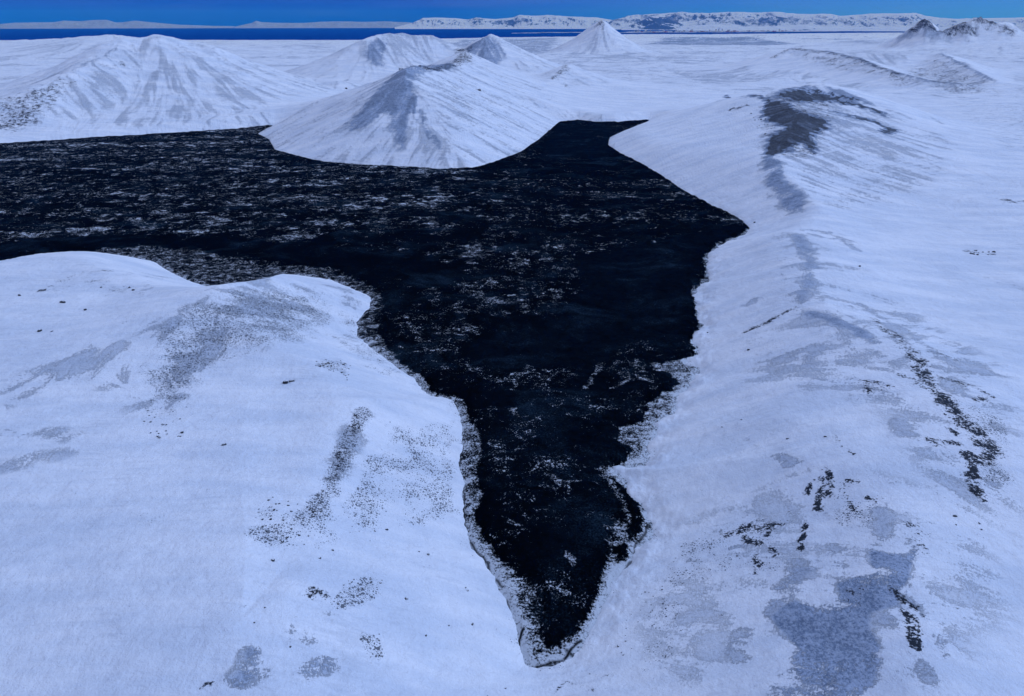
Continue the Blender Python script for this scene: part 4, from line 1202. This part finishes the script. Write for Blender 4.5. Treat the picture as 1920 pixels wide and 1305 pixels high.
scatter(24, [(1180, 1120), (1240, 1090), (1250, 1130), (1190, 1220), (1160, 1240)], .3, .6, 'dark rock in the loose band of stones right of the lava tip', 'rocks right of the tip')
scatter(14, [(1815, 468), (1868, 474), (1865, 480), (1820, 478)], 1.0, 2.2, 'black rock in the little row on the empty plain at the right edge', 'rocks of the plain row')
scatter(20, [(260, 770), (350, 770), (345, 820), (280, 822)], .6, 1.3, 'dark rock in the scatter at the lower foot of the rounded left hill', 'rocks at the hill foot')
scatter(14, [(1430, 215), (1442, 230), (1455, 262), (1425, 250), (1410, 225), (1400, 210)], 1.2, 2.6, 'dark rock sitting on snow left of the black gravel crest', 'rocks left of the gravel crest')
bx, by = drop([(b[0], b[1]) for b in B])
SDb = ground_at(bx, by, SD)
bz = ground_at(bx, by, Z)
for k, (px, py, s, lab, grp) in enumerate(B):
    if SDb[k] < 0.5:
        continue
    o = bpy.data.objects.new('boulder', BM[k % len(BM)])
    scene.collection.objects.link(o)
    o.location = (bx[k], by[k], bz[k] - 0.15 * s)
    o.rotation_euler = (random.uniform(-.15, .15), random.uniform(-.15, .15), random.uniform(0, 6.28))
    s2 = s * 0.75
    o.scale = (s2 * random.uniform(.85, 1.2), s2, s2 * random.uniform(.85, 1.15))
    o['label'] = lab; o['category'] = 'boulder'
    if grp: o['group'] = grp
print('things', time.time() - T0)

# ------------------------------------------------------------------ light
SUN_EL, SUN_AZ = math.radians(32), math.radians(78)      # azimuth from +Y towards +X
world = bpy.data.worlds.new('World'); scene.world = world; world.use_nodes = True
nt = world.node_tree; nt.nodes.clear()
wo = nt.nodes.new('ShaderNodeOutputWorld'); bg = nt.nodes.new('ShaderNodeBackground')
sky = nt.nodes.new('ShaderNodeTexSky'); sky.sky_type = 'NISHITA'; sky.sun_disc = False
sky.sun_elevation = SUN_EL; sky.sun_rotation = SUN_AZ
sky.altitude = 300; sky.air_density = 1.0; sky.dust_density = 0.1; sky.ozone_density = 3.0
tint = nt.nodes.new('ShaderNodeMix'); tint.data_type = 'RGBA'; tint.blend_type = 'MULTIPLY'
tint.inputs[0].default_value = 1.0; tint.inputs[7].default_value = SKY_TINT
nt.links.new(sky.outputs[0], tint.inputs[6])
# a cloud deck overhead that leaves a clear band above the horizon
tc = nt.nodes.new('ShaderNodeTexCoord'); sp = nt.nodes.new('ShaderNodeSeparateXYZ')
nt.links.new(tc.outputs['Generated'], sp.inputs[0])
mp = nt.nodes.new('ShaderNodeMapping'); mp.inputs['Scale'].default_value = (2.2, 2.2, 26.0)
nt.links.new(tc.outputs['Generated'], mp.inputs[0])
cn = nt.nodes.new('ShaderNodeTexNoise'); cn.inputs['Scale'].default_value = 1.6; cn.inputs['Detail'].default_value = 5
nt.links.new(mp.outputs[0], cn.inputs['Vector'])
ad = nt.nodes.new('ShaderNodeMath'); ad.operation = 'MULTIPLY_ADD'
nt.links.new(cn.outputs[0], ad.inputs[0]); ad.inputs[1].default_value = 0.08; nt.links.new(sp.outputs[2], ad.inputs[2])
mr = nt.nodes.new('ShaderNodeMapRange'); mr.interpolation_type = 'SMOOTHSTEP'
mr.inputs['From Min'].default_value = 0.040; mr.inputs['From Max'].default_value = 0.24
nt.links.new(ad.outputs[0], mr.inputs['Value'])
dk = nt.nodes.new('ShaderNodeMix'); dk.data_type = 'RGBA'
nt.links.new(mr.outputs[0], dk.inputs[0]); vl = nt.nodes.new('ShaderNodeMapRange'); vl.inputs['From Min'].default_value = -0.1; vl.inputs['From Max'].default_value = 0.65
nt.links.new(sp.outputs[0], vl.inputs['Value'])
vm = nt.nodes.new('ShaderNodeMix'); vm.data_type = 'RGBA'; vm.inputs[7].default_value = (0.35, 1.75, 5.6, 1)
nt.links.new(vl.outputs[0], vm.inputs[0]); nt.links.new(tint.outputs[2], vm.inputs[6])
nt.links.new(vm.outputs[2], dk.inputs[6]); dk.inputs[7].default_value = DECK
nt.links.new(dk.outputs[2], bg.inputs[0]); bg.inputs[1].default_value = SKY_STR
nt.links.new(bg.outputs[0], wo.inputs[0])

sd_ = bpy.data.lights.new('sun', 'SUN'); so = bpy.data.objects.new('sun', sd_); scene.collection.objects.link(so)
sd_.energy = SUN_E; sd_.angle = math.radians(16); sd_.color = SUN_COL
dirv = Vector((math.sin(SUN_AZ) * math.cos(SUN_EL), math.cos(SUN_AZ) * math.cos(SUN_EL), math.sin(SUN_EL)))
so.rotation_euler = dirv.to_track_quat('Z', 'Y').to_euler()

if HAZE:
    import bmesh
    bm = bmesh.new(); bmesh.ops.create_cube(bm, size=1.0)
    me = bpy.data.meshes.new('haze'); bm.to_mesh(me); bm.free()
    o = bpy.data.objects.new('haze', me); scene.collection.objects.link(o)
    o.scale = (160000, 160000, 1560); o.location = (0, 0, -160 + 780)
    hm = bpy.data.materials.new('thin_air'); hm.use_nodes = True
    hn = hm.node_tree; hn.nodes.clear()
    ho = hn.nodes.new('ShaderNodeOutputMaterial'); hv = hn.nodes.new('ShaderNodeVolumePrincipled')
    hv.inputs['Color'].default_value = HAZE_COL; hv.inputs['Density'].default_value = HAZE
    hv.inputs['Absorption Color'].default_value = (1, 1, 1, 1)
    hn.links.new(hv.outputs[0], ho.inputs['Volume'])
    me.materials.append(hm)
    o['kind'] = 'stuff'; o['label'] = 'thin blue haze over the sea and the far mountains'; o['category'] = 'haze'

vs = scene.view_settings
vs.view_transform = 'Standard'; vs.look = 'None'; vs.exposure = EXPOSURE; vs.gamma = 1; vs.use_curve_mapping = False
scene.cycles.use_denoising = True
scene.cycles.max_bounces = 5
scene.cycles.volume_bounces = 0
print('done', time.time() - T0)
